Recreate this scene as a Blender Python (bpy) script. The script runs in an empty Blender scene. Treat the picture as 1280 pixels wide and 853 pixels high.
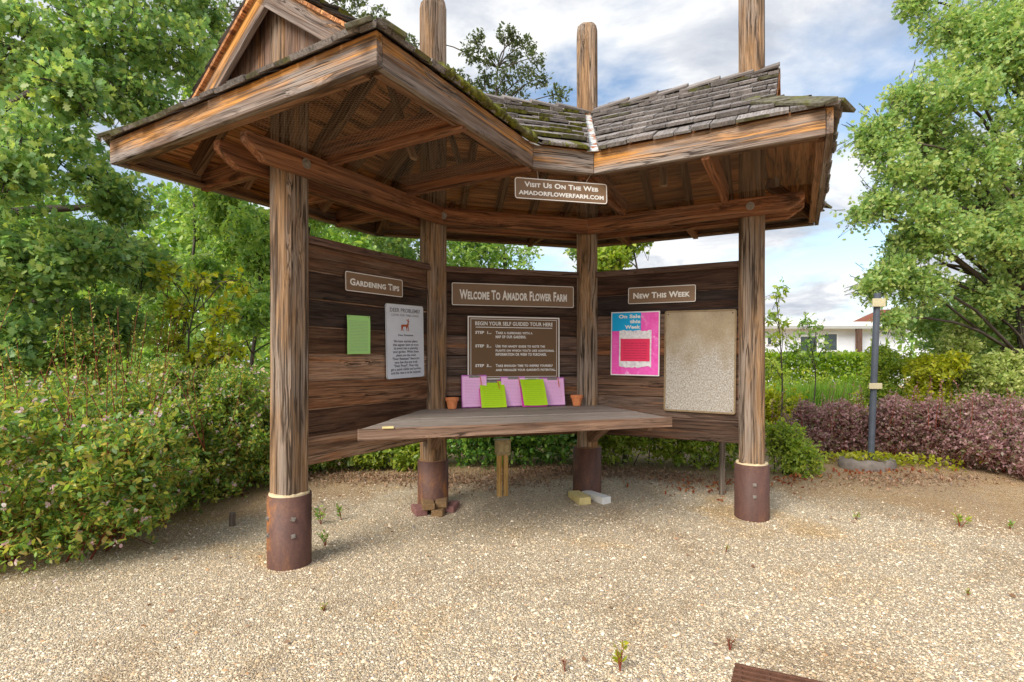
import bpy, bmesh, math, random
import numpy as np
from mathutils import Vector as V, Matrix
random.seed(7); rng = np.random.default_rng(7)
sc = bpy.context.scene; col = sc.collection
R = math.radians; PI = math.pi
# ---------------------------------------------------------------- camera numbers of the photograph
F, HX, HY, CZ = 672.0, 640.0, 448.9, 1.37
def gh(x, y):                                   # the yard rises very slightly towards the back
    t = min(max((y - 4.2) / 1.6, 0), 1); return 0.07 * t * t * (3 - 2 * t)
def at(px, d): return (px - HX) / F * d         # x of a pixel column at depth d
def zz(py, d): return CZ - (py - HY) / F * d
def ground_at(px, py):
    d = F * CZ / (py - HY)
    for _ in range(5): d = F * (CZ - gh(at(px, d), d)) / (py - HY)
    return V((at(px, d), d, gh(at(px, d), d)))

# ---------------------------------------------------------------- object helpers
def tag(o, label=None, cat=None, group=None, kind=None):
    if label: o['label'] = label
    if cat: o['category'] = cat
    if group: o['group'] = group
    if kind: o['kind'] = kind
    return o
def thing(name, label, cat, loc=(0, 0, 0), rz=0, group=None):
    o = bpy.data.objects.new(name, None); col.objects.link(o); o.empty_display_size = .2
    o.location = loc; o.rotation_euler = (0, 0, rz)
    return tag(o, label, cat, group)
def copy_tree(o, parent=None):
    c = o.copy(); col.objects.link(c)
    if parent: c.parent = parent
    for ch in list(o.children): copy_tree(ch, c)
    return c

class MB:
    """collects boards, tubes and plates; every vertex carries 'g', its place along and across the grain"""
    def __init__(s): s.v = []; s.f = []; s.g = []; s.m = []; s.ac = []; s.rn = []
    def add(s, vs, fs, gs=None, mi=0, ac=None):
        b = len(s.v); s.ac += ac or [0.0] * len(vs); s.rn += [random.random()] * len(vs); s.v += [tuple(v) for v in vs]; s.f += [tuple(i + b for i in f) for f in fs]
        s.g += [tuple(g) for g in (gs or vs)]; s.m += [mi] * len(fs); return s
    def board(s, p0, p1, wv, hv, mi=0, seed=None):
        """box from p0 to p1; wv, hv are half width and half thickness vectors"""
        p0, p1, wv, hv = V(p0), V(p1), V(wv), V(hv)
        k = random.random if seed is None else (lambda: seed)
        o = V((k() * 40, k() * 40, k() * 40)); L = (p1 - p0).length; w, h = wv.length, hv.length
        vs, gs = [], []
        for e, pp in ((0, p0), (L, p1)):
            for a, b in ((-1, -1), (1, -1), (1, 1), (-1, 1)):
                vs.append(pp + wv * a + hv * b); gs.append(o + V((e, a * w, b * h)))
        return s.add(vs, [(0, 3, 2, 1), (4, 5, 6, 7), (0, 1, 5, 4), (1, 2, 6, 5), (2, 3, 7, 6), (3, 0, 4, 7)], gs, mi, [-1.0, 1.0, 1.0, -1.0] * 2)
    def prism(s, poly, off, mi=0):
        """polygon (3d points) pushed along off"""
        n = len(poly); off = V(off); vs = [V(p) for p in poly] + [V(p) + off for p in poly]
        fs = [tuple(range(n))[::-1], tuple(range(n, 2 * n))] + [(i, (i + 1) % n, n + (i + 1) % n, n + i) for i in range(n)]
        return s.add(vs, fs, None, mi)
    def tube(s, pts, rad, n=8, caps=True, mi=0, seed=None):
        pts = [V(p) for p in pts]; m = len(pts)
        if not hasattr(rad, '__len__'): rad = [rad] * m
        k = (random.random() if seed is None else seed) * 30
        vs, gs, fs = [], [], []; a = None; L = 0
        for i, p in enumerate(pts):
            t = (pts[min(i + 1, m - 1)] - pts[max(i - 1, 0)]).normalized()
            if a is None: a = (t.orthogonal()).normalized()
            else: a = (a - t * a.dot(t)).normalized()
            b = t.cross(a)
            if i: L += (p - pts[i - 1]).length
            for j in range(n):
                th = 2 * PI * j / n; d = a * math.cos(th) + b * math.sin(th)
                vs.append(p + d * rad[i]); gs.append((k + L, k + math.cos(th) * rad[i] * 1.0, k + math.sin(th) * rad[i]))
        for i in range(m - 1):
            for j in range(n):
                fs.append((i * n + j, i * n + (j + 1) % n, (i + 1) * n + (j + 1) % n, (i + 1) * n + j))
        if caps: fs += [tuple(range(n))[::-1], tuple(range((m - 1) * n, m * n))]
        return s.add(vs, fs, gs, mi)
    def build(s, name, mats, parent=None, smooth=False, bevel=0, clip=()):
        me = bpy.data.meshes.new(name); me.from_pydata(s.v, [], s.f)
        at_ = me.attributes.new('g', 'FLOAT_VECTOR', 'POINT'); at_.data.foreach_set('vector', np.array(s.g, 'f').ravel())
        aa = me.attributes.new('ac', 'FLOAT', 'POINT'); aa.data.foreach_set('value', s.ac)
        aa = me.attributes.new('rnd', 'FLOAT', 'POINT'); aa.data.foreach_set('value', s.rn)
        mats = mats if isinstance(mats, (list, tuple)) else [mats]
        for mt in mats: me.materials.append(mt)
        me.polygons.foreach_set('material_index', s.m)
        if clip or True:
            bm = bmesh.new(); bm.from_mesh(me)
            for co, no in clip:
                bmesh.ops.bisect_plane(bm, geom=bm.verts[:] + bm.edges[:] + bm.faces[:], plane_co=co, plane_no=no, clear_outer=True)
            if len(s.f) < 3000: bmesh.ops.recalc_face_normals(bm, faces=bm.faces[:])
            bm.to_mesh(me); bm.free()
        if smooth:
            me.polygons.foreach_set('use_smooth', [True] * len(me.polygons))
        o = bpy.data.objects.new(name, me); col.objects.link(o)
        if parent: o.parent = parent
        if bevel:
            bv = o.modifiers.new('edge', 'BEVEL'); bv.width = bevel; bv.segments = 1; bv.limit_method = 'ANGLE'
        return o

def raw_mesh(name, verts, loops, starts, mat, parent=None, smooth=False):
    me = bpy.data.meshes.new(name); n = len(verts)
    me.vertices.add(n); me.loops.add(len(loops)); me.polygons.add(len(starts))
    me.vertices.foreach_set('co', np.ascontiguousarray(verts, 'f').ravel())
    me.loops.foreach_set('vertex_index', np.ascontiguousarray(loops, 'i'))
    me.polygons.foreach_set('loop_start', np.ascontiguousarray(starts, 'i'))
    me.update(calc_edges=True); me.validate()
    if smooth: me.polygons.foreach_set('use_smooth', [True] * len(me.polygons))
    me.materials.append(mat)
    o = bpy.data.objects.new(name, me); col.objects.link(o)
    if parent: o.parent = parent
    return o

# ---------------------------------------------------------------- material helpers
class NT:
    def __init__(s, name):
        s.m = bpy.data.materials.new(name); s.m.use_nodes = True; s.t = s.m.node_tree; s.t.nodes.clear()
        s.out = s.n('ShaderNodeOutputMaterial')
    def n(s, typ, **kw):
        nd = s.t.nodes.new(typ)
        for k, v in kw.items():
            if k in nd.inputs: nd.inputs[k].default_value = v
            else: setattr(nd, k, v)
        return nd
    def l(s, a, b): s.t.links.new(a, b); return s
    def ramp(s, fac, stops, interp='LINEAR'):
        r = s.n('ShaderNodeValToRGB'); e = r.color_ramp.elements; r.color_ramp.interpolation = interp
        while len(e) < len(stops): e.new(.5)
        for i, (p, c) in enumerate(stops):
            e[i].position = p; e[i].color = (*c, 1) if hasattr(c, '__len__') else (c, c, c, 1)
        s.l(fac, r.inputs[0]); return r.outputs[0]
    def mix(s, fac, a, b, bt='MIX'):
        m = s.n('ShaderNodeMix', data_type='RGBA', blend_type=bt)
        for i, x in ((0, fac), (6, a), (7, b)):
            if hasattr(x, 'is_linked'): s.l(x, m.inputs[i])
            elif i == 0: m.inputs[i].default_value = x
            else: m.inputs[i].default_value = (*x, 1)
        return m.outputs[2]
    def math(s, op, a, b=0.0, clamp=False):
        m = s.n('ShaderNodeMath', operation=op, use_clamp=clamp)
        for i, x in ((0, a), (1, b)):
            if hasattr(x, 'is_linked'): s.l(x, m.inputs[i])
            else: m.inputs[i].default_value = x
        return m.outputs[0]
    def noise(s, vec, scale, detail=4, rough=.55, dist=0.0, mscale=None):
        if mscale is not None:
            mp = s.n('ShaderNodeMapping'); mp.inputs['Scale'].default_value = mscale; s.l(vec, mp.inputs[0]); vec = mp.outputs[0]
        nd = s.n('ShaderNodeTexNoise', Scale=scale, Detail=detail, Roughness=rough, Distortion=dist); s.l(vec, nd.inputs['Vector'])
        return nd.outputs[0]
    def surf(s, colr, rough=.7, bump=None, bstr=.4, bdist=.01, metal=0, spec=.3, shader=None):
        p = s.n('ShaderNodeBsdfPrincipled', Metallic=metal)
        p.inputs['Specular IOR Level'].default_value = spec
        if hasattr(colr, 'is_linked'): s.l(colr, p.inputs['Base Color'])
        else: p.inputs['Base Color'].default_value = (*colr, 1)
        if hasattr(rough, 'is_linked'): s.l(rough, p.inputs['Roughness'])
        else: p.inputs['Roughness'].default_value = rough
        if bump is not None:
            b = s.n('ShaderNodeBump', Strength=bstr, Distance=bdist); s.l(bump, b.inputs['Height']); s.l(b.outputs[0], p.inputs['Normal'])
        s.l(p.outputs[0], s.out.inputs[0]); s.p = p
        return s.m

def srgb(*c): return tuple((x / 255 / 12.92 if x / 255 <= .04045 else ((x / 255 + .055) / 1.055) ** 2.4) for x in c)

def wood(name, cols, grey=None, grey_amt=.5, orange=None, orange_amt=.0, dark=(.012, .008, .006), dark_amt=.35, across=16, rough=.8, island=.35, bstr=.5, upper=False, tones=None, cracks=1.0, along=.4, knots=.8):
    t = NT(name); a0 = t.n('ShaderNodeAttribute', attribute_name='g').outputs['Vector']
    # knots bend the grain around them
    mpk = t.n('ShaderNodeMapping'); mpk.inputs['Scale'].default_value = (1.5, 5, 5); t.l(a0, mpk.inputs[0])
    vk = t.n('ShaderNodeTexVoronoi', Scale=1.0, Randomness=1.0); t.l(mpk.outputs[0], vk.inputs['Vector'])
    kd = vk.outputs['Distance']; bend = t.math('MULTIPLY', t.ramp(kd, [(.0, 1), (.34, 0)], 'EASE'), .022)
    wv = t.math('ADD', bend, t.math('MULTIPLY', t.noise(a0, 1.0, 2, .5, 0, (1.4, 4, 4)), .03))
    cbx = t.n('ShaderNodeCombineXYZ'); t.l(wv, cbx.inputs[1]); t.l(wv, cbx.inputs[2]); va = t.n('ShaderNodeVectorMath', operation='ADD'); t.l(a0, va.inputs[0]); t.l(cbx.outputs[0], va.inputs[1]); a = va.outputs[0]
    n1 = t.noise(a, 2.2, 6, .66, .4, (along, across * 1.5, across * 1.5))
    n2 = t.noise(a, 3, 3, .6, .2, (.8, across * 6, across * 6))
    n3 = t.noise(a, 1.6, 5, .65, .4, (.7, 4.5, 4.5))
    n4 = t.noise(a, 2.4, 6, .6, .6, (.32, 6, 6))
    n5 = t.noise(a, 2.0, 3, .5, .8, (.22, across * .9, across * .9))
    c = t.ramp(n1, [(.36, cols[0]), (.5, cols[1]), (.62, cols[2])])
    if orange: 
        if upper:                                       # bare orange heartwood under the drip edge, along the upper half of the board
            sep = t.n('ShaderNodeSeparateXYZ'); s2 = t.n('ShaderNodeAttribute', attribute_name='ac')
            f = t.math('ADD', n4, t.math('MULTIPLY', s2.outputs['Fac'], .16))
            f = t.ramp(f, [(.56 - orange_amt, 0), (.64 - orange_amt, 1)])
        else: f = t.ramp(n4, [(.62 - orange_amt, 0), (.75 - orange_amt, 1)])
        oc = t.ramp(n1, [(.38, tuple(x * .22 for x in orange)), (.47, tuple(x * .75 for x in orange)), (.62, orange)])
        c = t.mix(f, c, oc)
    if grey: c = t.mix(t.math('MULTIPLY', t.ramp(n3, [(.42, 0), (.62, 1)]), grey_amt), c, grey)
    kn = t.ramp(t.noise(a, 2.0, 4, .6, 1.0, (.7, 7, 7)), [(.34, dark_amt), (.46, 0)])
    c = t.mix(kn, c, dark)
    c = t.mix(t.ramp(n2, [(.32, .75), (.5, 0)]), c, tuple(x * .35 for x in cols[0]))
    if knots: c = t.mix(t.math('MULTIPLY', t.ramp(kd, [(.035, 1), (.075, 0)]), knots), c, tuple(x * .2 for x in cols[1]))
    if cracks:                                            # narrow drying cracks that run with the grain
        ck = t.math('ABSOLUTE', t.math('SUBTRACT', n5, .5)); ck = t.ramp(ck, [(.006 * cracks, 1), (.02 * cracks, 0)])
        ck = t.math('MULTIPLY', ck, t.ramp(n3, [(.4, 0), (.55, 1)])); c = t.mix(t.math('MULTIPLY', ck, .9), c, tuple(x * .13 for x in cols[1]))
    geo = t.n('ShaderNodeAttribute', attribute_name='rnd')
    if tones: c = t.mix(1.0, c, t.ramp(geo.outputs['Fac'], [((i + .0) / len(tones), k) for i, k in enumerate(tones)], 'CONSTANT'), 'MULTIPLY')
    hsv = t.n('ShaderNodeHueSaturation'); t.l(c, hsv.inputs['Color'])
    v = t.math('ADD', t.math('MULTIPLY', geo.outputs['Fac'], island), 1 - island * .5); t.l(v, hsv.inputs['Value'])
    h = t.math('ADD', t.math('MULTIPLY', n2, .6), n1)
    if cracks: h = t.math('SUBTRACT', h, t.math('MULTIPLY', ck, .8))
    return t.surf(hsv.outputs[0], rough, h, bstr, .006, spec=.2)

M = {}
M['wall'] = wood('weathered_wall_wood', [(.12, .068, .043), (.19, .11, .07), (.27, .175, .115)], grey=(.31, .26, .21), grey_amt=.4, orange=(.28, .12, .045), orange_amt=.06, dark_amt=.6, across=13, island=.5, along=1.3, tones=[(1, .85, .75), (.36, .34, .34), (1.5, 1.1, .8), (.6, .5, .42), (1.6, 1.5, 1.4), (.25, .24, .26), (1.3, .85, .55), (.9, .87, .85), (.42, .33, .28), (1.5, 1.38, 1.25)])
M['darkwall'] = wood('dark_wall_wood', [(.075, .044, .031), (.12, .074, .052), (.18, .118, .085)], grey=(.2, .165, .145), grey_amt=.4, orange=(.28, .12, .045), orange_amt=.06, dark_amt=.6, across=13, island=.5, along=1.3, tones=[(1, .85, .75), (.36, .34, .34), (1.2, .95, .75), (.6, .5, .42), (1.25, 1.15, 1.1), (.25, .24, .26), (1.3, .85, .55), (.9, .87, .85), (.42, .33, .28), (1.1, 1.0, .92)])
M['post'] = wood('post_wood', [(.15, .085, .047), (.31, .18, .09), (.45, .28, .155)], grey=(.33, .265, .215), grey_amt=.85, orange=(.42, .22, .09), orange_amt=.03, dark_amt=.75, across=13, island=.15, bstr=.9, cracks=1.5, along=.7)
M['beam'] = wood('beam_wood', [(.13, .048, .022), (.3, .12, .052), (.42, .2, .1)], grey=(.2, .14, .11), grey_amt=.4, dark_amt=.75, across=14, island=.25)
M['rafter'] = wood('rafter_wood', [(.14, .07, .038), (.27, .14, .075), (.38, .21, .12)], grey=(.16, .12, .09), grey_amt=.35, dark_amt=.7, across=14, island=.5)
M['deck'] = wood('deck_wood', [(.26, .095, .036), (.52, .22, .082), (.66, .33, .14)], dark_amt=.7, across=9, island=.6, bstr=.25)
M['fascia'] = wood('fascia_wood', [(.12, .075, .053), (.19, .125, .09), (.28, .2, .15)], grey=(.35, .31, .28), grey_amt=.65, orange=(.66, .3, .075), orange_amt=.09, dark_amt=.6, across=12, island=.1, upper=True)
M['gable'] = wood('gable_wood', [(.12, .065, .04), (.21, .12, .075), (.28, .18, .125)], grey=(.27, .22, .19), grey_amt=.55, orange=(.5, .22, .06), orange_amt=.1, dark_amt=.6, across=16, island=.45)
M['shake'] = wood('shake_wood', [(.2, .17, .155), (.29, .255, .235), (.37, .335, .315)], grey=(.42, .39, .37), grey_amt=.5, dark=(.05, .04, .035), dark_amt=.45, across=24, island=.5, bstr=.8)
M['counter'] = wood('counter_wood', [(.2, .155, .125), (.28, .225, .185), (.36, .3, .255)], grey=(.37, .335, .3), grey_amt=.6, dark_amt=.25, across=18, island=.15)
M['edge'] = wood('counter_edge_wood', [(.15, .08, .05), (.24, .14, .09), (.33, .205, .14)], grey=(.3, .22, .17), grey_amt=.4, dark_amt=.35, across=14, island=.2)
M['rail'] = wood('rail_wood', [(.1, .05, .035), (.16, .088, .062), (.22, .13, .095)], grey=(.2, .16, .13), grey_amt=.3, dark_amt=.5, across=14, island=.2)
M['stake'] = wood('stake_wood', [(.5, .27, .08), (.64, .38, .13), (.74, .48, .2)], dark_amt=.2, across=16, island=.2)
M['greystake'] = wood('grey_stake_wood', [(.16, .12, .09), (.24, .19, .15), (.3, .25, .2)], dark_amt=.3, across=16)
def simple(name, c, rough=.6, var=.15, scale=12, metal=0, spec=.3, bstr=.15):
    t = NT(name); o = t.n('ShaderNodeTexCoord').outputs['Object']
    n = t.noise(o, scale, 5); cc = t.mix(t.ramp(n, [(.3, 0), (.7, 1)]), tuple(x * (1 - var) for x in c), tuple(min(1, x * (1 + var)) for x in c))
    return t.surf(cc, rough, n, bstr, .004, metal, spec)
# rusted steel sleeves
t = NT('rusted_steel'); o_ = t.n('ShaderNodeTexCoord').outputs['Object']
n1 = t.noise(o_, 4, 6, .65, .5, (1, 1, .45)); n2 = t.noise(o_, 60, 4)
c = t.ramp(n1, [(.32, (.075, .036, .027)), (.5, (.125, .06, .045)), (.58, (.17, .08, .05)), (.66, (.34, .135, .04))])
c = t.mix(t.ramp(n2, [(.35, .4), (.6, 0)]), c, (.07, .035, .032)); M['rust'] = t.surf(c, .62, n2, .25, .003, spec=.35)
M['bolt'] = simple('galvanised_bolt', (.3, .27, .24), .55, .25, 60, .5)
M['foam'] = simple('cream_filler', (.72, .58, .36), .8, .15, 25)
M['steelwire'] = simple('net_wire', (.6, .5, .4), .5, .2, 40, .3)
M['brown'] = simple('brown_sign_paint', srgb(128, 101, 76), .5, .07, 5)
M['brown2'] = simple('dark_brown_sign_paint', srgb(112, 84, 56), .5, .05, 5)
M['white'] = simple('white_sign_paint', srgb(232, 228, 222), .5, .03, 20)
M['cream'] = simple('cream_plate', srgb(206, 196, 160), .6, .1, 30)
M['signwhite'] = simple('white_enamel', srgb(214, 218, 226), .4, .05, 6)
M['ink'] = simple('black_ink', (.05, .05, .06), .6, .1)
M['greyink'] = simple('grey_ink', (.2, .2, .21), .6, .1)
M['deer'] = simple('deer_brown', srgb(168, 84, 48), .6, .1)
M['terra'] = simple('terracotta', srgb(222, 138, 88), .8, .18, 30)
M['brickpurple'] = simple('purple_paver', srgb(138, 98, 92), .9, .2, 40)
M['bricktan'] = simple('tan_paver', srgb(136, 108, 76), .9, .25, 40)
M['yellowwood'] = simple('pale_timber', srgb(222, 202, 140), .75, .12, 18)
M['whitewood'] = simple('white_painted_timber', srgb(236, 234, 230), .6, .05, 18)
M['pole'] = simple('grey_pole_paint', srgb(84, 90, 100), .5, .15, 12)
M['tyre'] = simple('grey_rim', srgb(128, 118, 110), .9, .2, 20)
M['soil'] = simple('soil', srgb(120, 88, 60), .95, .3, 30)
M['mat'] = simple('brown_rubber', srgb(98, 66, 50), .85, .25, 40)
M['metalbox'] = simple('weathered_box', srgb(172, 154, 116), .75, .2, 30)
M['socket'] = simple('socket_cover', srgb(186, 170, 128), .6, .15, 30)
M['bwall'] = simple('white_siding', srgb(226, 230, 238), .6, .03, 4)
M['btrim'] = simple('white_trim', srgb(236, 236, 236), .6, .03, 4)
M['bgrey'] = simple('grey_trim', srgb(176, 176, 172), .6, .05, 4)
M['glass'] = simple('dark_window_glass', (.06, .08, .1), .1, .2, 2, 0, .6)
M['redroof'] = simple('red_roof_tile', srgb(132, 80, 64), .85, .15, 3)
M['bark'] = wood('bark', [(.05, .04, .032), (.1, .08, .065), (.17, .14, .12)], dark_amt=.5, across=20, island=.1, bstr=1)
M['redstem'] = simple('red_stem', srgb(128, 62, 44), .7, .2)
def paper(name, c, lines=0, var=.04, lc=(.25, .22, .25), lstr=.6):
    """sheet with lines of print too small to read"""
    t = NT(name); a = t.n('ShaderNodeAttribute', attribute_name='g').outputs['Vector']
    n = t.noise(a, 9, 4); cc = t.mix(n, tuple(x * (1 - var) for x in c), c)
    if lines:
        sx = t.n('ShaderNodeSeparateXYZ'); t.l(a, sx.inputs[0])
        y = t.math('FRACT', t.math('MULTIPLY', sx.outputs[1], lines)); rowm = t.math('LESS_THAN', y, .42)
        words_ = t.noise(a, 6, 2, .5, 0, (14, lines * .55, 1)); wm = t.math('GREATER_THAN', words_, .47)
        mx = t.math('LESS_THAN', t.math('ABSOLUTE', t.math('SUBTRACT', sx.outputs[0], .5)), .4)
        my = t.math('LESS_THAN', t.math('ABSOLUTE', t.math('SUBTRACT', sx.outputs[1], .47)), .4)
        f = t.math('MULTIPLY', t.math('MULTIPLY', rowm, wm), t.math('MULTIPLY', mx, my)); f = t.math('MULTIPLY', f, lstr)
        cc = t.mix(f, cc, lc)
    return t.surf(cc, .7, n, .1, .002)
M['greenpaper'] = paper('green_paper', srgb(168, 220, 130), 26)
M['lime'] = paper('lime_sheet', srgb(184, 226, 30), 14, lstr=.4, lc=srgb(110, 140, 20))
M['pinkpaper'] = paper('pink_sheet', srgb(255, 196, 240), 20, lstr=.45, lc=srgb(170, 110, 160))
M['magenta'] = simple('magenta_board', srgb(236, 70, 186), .4, .06)
M['purple'] = simple('purple_board', srgb(196, 110, 190), .4, .06)
M['pencil'] = simple('orange_pencil', srgb(226, 130, 60), .5, .05)
M['cyan'] = paper('cyan_print', srgb(16, 170, 226))
M['redsheet'] = paper('red_sheet', srgb(232, 54, 96), 9, lc=srgb(150, 40, 70))
t = NT('crumpled_pink_print'); a = t.n('ShaderNodeAttribute', attribute_name='g').outputs['Vector']
n1 = t.noise(a, 5, 5, .6, 1.2); cc = t.ramp(n1, [(.35, srgb(238, 70, 172)), (.6, srgb(244, 104, 192)), (.74, srgb(250, 200, 232))]); M['pinkprint'] = t.surf(cc, .45, n1, .3, .004)
t = NT('torn_white_paper'); a = t.n('ShaderNodeAttribute', attribute_name='g').outputs['Vector']
n1 = t.noise(a, 14, 5, .6, .5); cc = t.ramp(n1, [(.4, srgb(238, 236, 236)), (.62, srgb(214, 206, 212)), (.72, srgb(190, 150, 170))]); M['torn'] = t.surf(cc, .7, n1, .3, .003)
# bare weathered notice board: tan above, flaked white below
t = NT('flaked_board'); a = t.n('ShaderNodeAttribute', attribute_name='g').outputs['Vector']
sx = t.n('ShaderNodeSeparateXYZ'); t.l(a, sx.inputs[0])
n1 = t.noise(a, 64, 6, .75, .5); n2 = t.noise(a, 3.2, 4, .6); n3 = t.noise(a, 90, 3, .7)
ccT = t.ramp(n2, [(.35, srgb(142, 126, 102)), (.65, srgb(164, 148, 122))]); ccW = t.ramp(n1, [(.36, srgb(120, 110, 98)), (.48, srgb(156, 147, 134)), (.62, srgb(190, 187, 182))])
f = t.math('ADD', t.math('SUBTRACT', 1.16, sx.outputs[1]), t.math('MULTIPLY', t.math('SUBTRACT', n2, .5), 1.0)); f = t.ramp(f, [(.35, 0), (.7, 1)])
cc = t.mix(t.math('MAXIMUM', f, t.ramp(n1, [(.55, 0), (.66, .6)])), ccT, ccW); cc = t.mix(t.ramp(n3, [(.3, .5), (.42, 0)]), cc, srgb(96, 80, 60)); M['flaked'] = t.surf(cc, .85, n1, .3, .004)
M['boardframe'] = simple('board_frame_paint', srgb(132, 112, 84), .7, .2, 20)
t = NT('moss'); o_ = t.n('ShaderNodeTexCoord').outputs['Object']; n1 = t.noise(o_, 30, 5); n2 = t.noise(o_, 6, 3)
cc = t.ramp(n1, [(.3, (.045, .04, .015)), (.5, (.12, .12, .022)), (.7, (.22, .22, .035))]); cc = t.mix(t.ramp(n2, [(.5, 0), (.7, .75)]), cc, (.14, .12, .085)); M['moss'] = t.surf(cc, .95, n1, .9, .01, spec=.1)
t = NT('lichen_shake'); o_ = t.n('ShaderNodeTexCoord').outputs['Object']; n1 = t.noise(o_, 30, 5); n2 = t.noise(o_, 9, 4)
cc = t.ramp(n1, [(.3, (.06, .055, .035)), (.5, (.13, .12, .085)), (.7, (.21, .2, .15))]); cc = t.mix(t.ramp(n2, [(.5, 0), (.66, .8)]), cc, (.13, .135, .035)); M['lichen'] = t.surf(cc, .95, n1, .7, .006, spec=.1)
t = NT('peeling_flashing'); o_ = t.n('ShaderNodeTexCoord').outputs['Object']; n1 = t.noise(o_, 14, 5, .6, .6)
cc = t.ramp(n1, [(.4, srgb(216, 224, 226)), (.54, srgb(190, 186, 176)), (.6, srgb(176, 96, 56)), (.75, srgb(120, 78, 56))]); M['flash'] = t.surf(cc, .6, n1, .2, .004)

def leafmat(name, cols, trans=.46, rough=.42, spec=.5):
    t = NT(name); geo = t.n('ShaderNodeNewGeometry').outputs['Random Per Island']
    c = t.ramp(geo, [(i / (len(cols) - 1), k) for i, k in enumerate(cols)])
    t.surf(c, rough, spec=spec)
    tr = t.n('ShaderNodeBsdfTranslucent'); hs = t.n('ShaderNodeHueSaturation', Saturation=1.15, Value=1.5); t.l(c, hs.inputs['Color']); t.l(hs.outputs[0], tr.inputs[0])
    mx = t.n('ShaderNodeMixShader', Fac=trans); t.l(t.p.outputs[0], mx.inputs[1]); t.l(tr.outputs[0], mx.inputs[2]); t.l(mx.outputs[0], t.out.inputs[0])
    return t.m
L_ = {}
L_['oak'] = leafmat('oak_leaf', [(0.166, 0.288, 0.112), (0.222, 0.361, 0.13), (0.289, 0.432, 0.135), (0.377, 0.479, 0.151), (0.513, 0.576, 0.151)])
L_['oak2'] = leafmat('right_oak_leaf', [(0.209, 0.344, 0.127), (0.278, 0.436, 0.143), (0.372, 0.501, 0.161), (0.487, 0.58, 0.196), (0.553, 0.58, 0.213)])
L_['mid'] = leafmat('mid_leaf', [(0.177, 0.309, 0.093), (0.248, 0.4, 0.106), (0.356, 0.492, 0.117), (0.462, 0.57, 0.133)])
L_['yel'] = leafmat('yellow_leaf', [(0.25, 0.312, 0.039), (0.374, 0.406, 0.046), (0.53, 0.499, 0.052)], .45)
L_['abelia'] = leafmat('abelia_leaf', [(0.151, 0.266, 0.074), (0.151, 0.266, 0.074), (0.235, 0.392, 0.086), (0.369, 0.498, 0.098), (0.539, 0.534, 0.116), (0.58, 0.44, 0.165)])
L_['glossy'] = leafmat('glossy_leaf', [(0.082, 0.208, 0.044), (0.13, 0.297, 0.052), (0.226, 0.414, 0.059), (0.323, 0.504, 0.07)], .25, .35, .5)
L_['light'] = leafmat('light_leaf', [(0.203, 0.311, 0.06), (0.293, 0.414, 0.067), (0.405, 0.497, 0.079), (0.517, 0.538, 0.09)])
L_['pale'] = leafmat('pale_leaf', [(0.235, 0.324, 0.081), (0.341, 0.432, 0.117), (0.487, 0.54, 0.183), (0.62, 0.62, 0.264)])
L_['barb'] = leafmat('barberry_leaf', [(.17, .095, .1), (.31, .175, .18), (.46, .27, .27), (.58, .38, .37), (.15, .2, .06), (.4, .22, .23), (.22, .23, .09), (.6, .36, .38), (.48, .27, .29)])
L_['hedge'] = leafmat('hedge_leaf', [(0.146, 0.259, 0.033), (0.244, 0.389, 0.04), (0.415, 0.517, 0.05)])
L_['grass'] = leafmat('grass_blade', [(0.156, 0.3, 0.054), (0.254, 0.413, 0.072), (0.39, 0.525, 0.108)])
L_['greyoak'] = leafmat('grey_oak_leaf', [(.08, .11, .045), (.12, .155, .06), (.17, .2, .08)])
L_['yg'] = leafmat('yellow_green_leaf', [(0.25, 0.312, 0.026), (0.39, 0.421, 0.029), (0.53, 0.499, 0.04)])
L_['litter'] = leafmat('dry_leaf', [(0.209, 0.117, 0.068), (0.321, 0.195, 0.116), (0.465, 0.301, 0.194), (0.193, 0.16, 0.135)], .1, .8, .1)
L_['red'] = leafmat('red_leaf', [(.22, .06, .03), (.32, .1, .045), (.38, .2, .07)], .2, .7, .1)
L_['pink'] = leafmat('pink_blossom', [(.62, .34, .4), (.78, .6, .62), (.82, .74, .74), (.7, .5, .55)], .4)

# ================================================================ THE KIOSK
A1, TAU = .278, .765
AN = [A1 + TAU, A1, A1 - TAU]                                     # direction of each bay, left to right
U = [V((math.cos(a), math.sin(a), 0)) for a in AN]
NN = [V((u.y, -u.x, 0)) for u in U]                                # towards the yard
UP = V((0, 0, 1))
P = [None] * 4
P[1] = V((-.7225, 4.923, 0)); P[2] = P[1] + U[1] * 1.527; P[0] = P[1] - U[0] * 1.527; P[3] = P[2] + U[2] * 1.498
WF, WB, OE, GT = 1.3175, 1.1985, .539, .09
ZE, HF, ZR = 2.725, .16, 3.80                                      # underside of fascia, its height, ridge
ZT = ZE + HF
def mn(a, b): return V((math.sin((a + b) / 2), -math.cos((a + b) / 2), 0)) / math.cos((a - b) / 2)
MIT = [mn(AN[0], AN[1]), mn(AN[1], AN[2])]
def eave(w): return [P[0] - U[0] * OE + NN[0] * w, P[1] + MIT[0] * w, P[2] + MIT[1] * w, P[3] + U[2] * OE + NN[2] * w]
FE, BE = eave(WF), eave(-WB)
def lev(p, z): return V((p.x, p.y, z))
def zroof(w): return ZR - (ZR - ZT) * (w / WF if w >= 0 else -w / WB)   # upper face of the boards, w metres to the front of the ridge
ctr = (P[0] + P[1] + P[2] + P[3]) / 4
kiosk = thing('information_kiosk', 'open brown timber kiosk with mossy shake roof, four posts and three plank walls', 'kiosk', (0, 0, 0))

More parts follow.
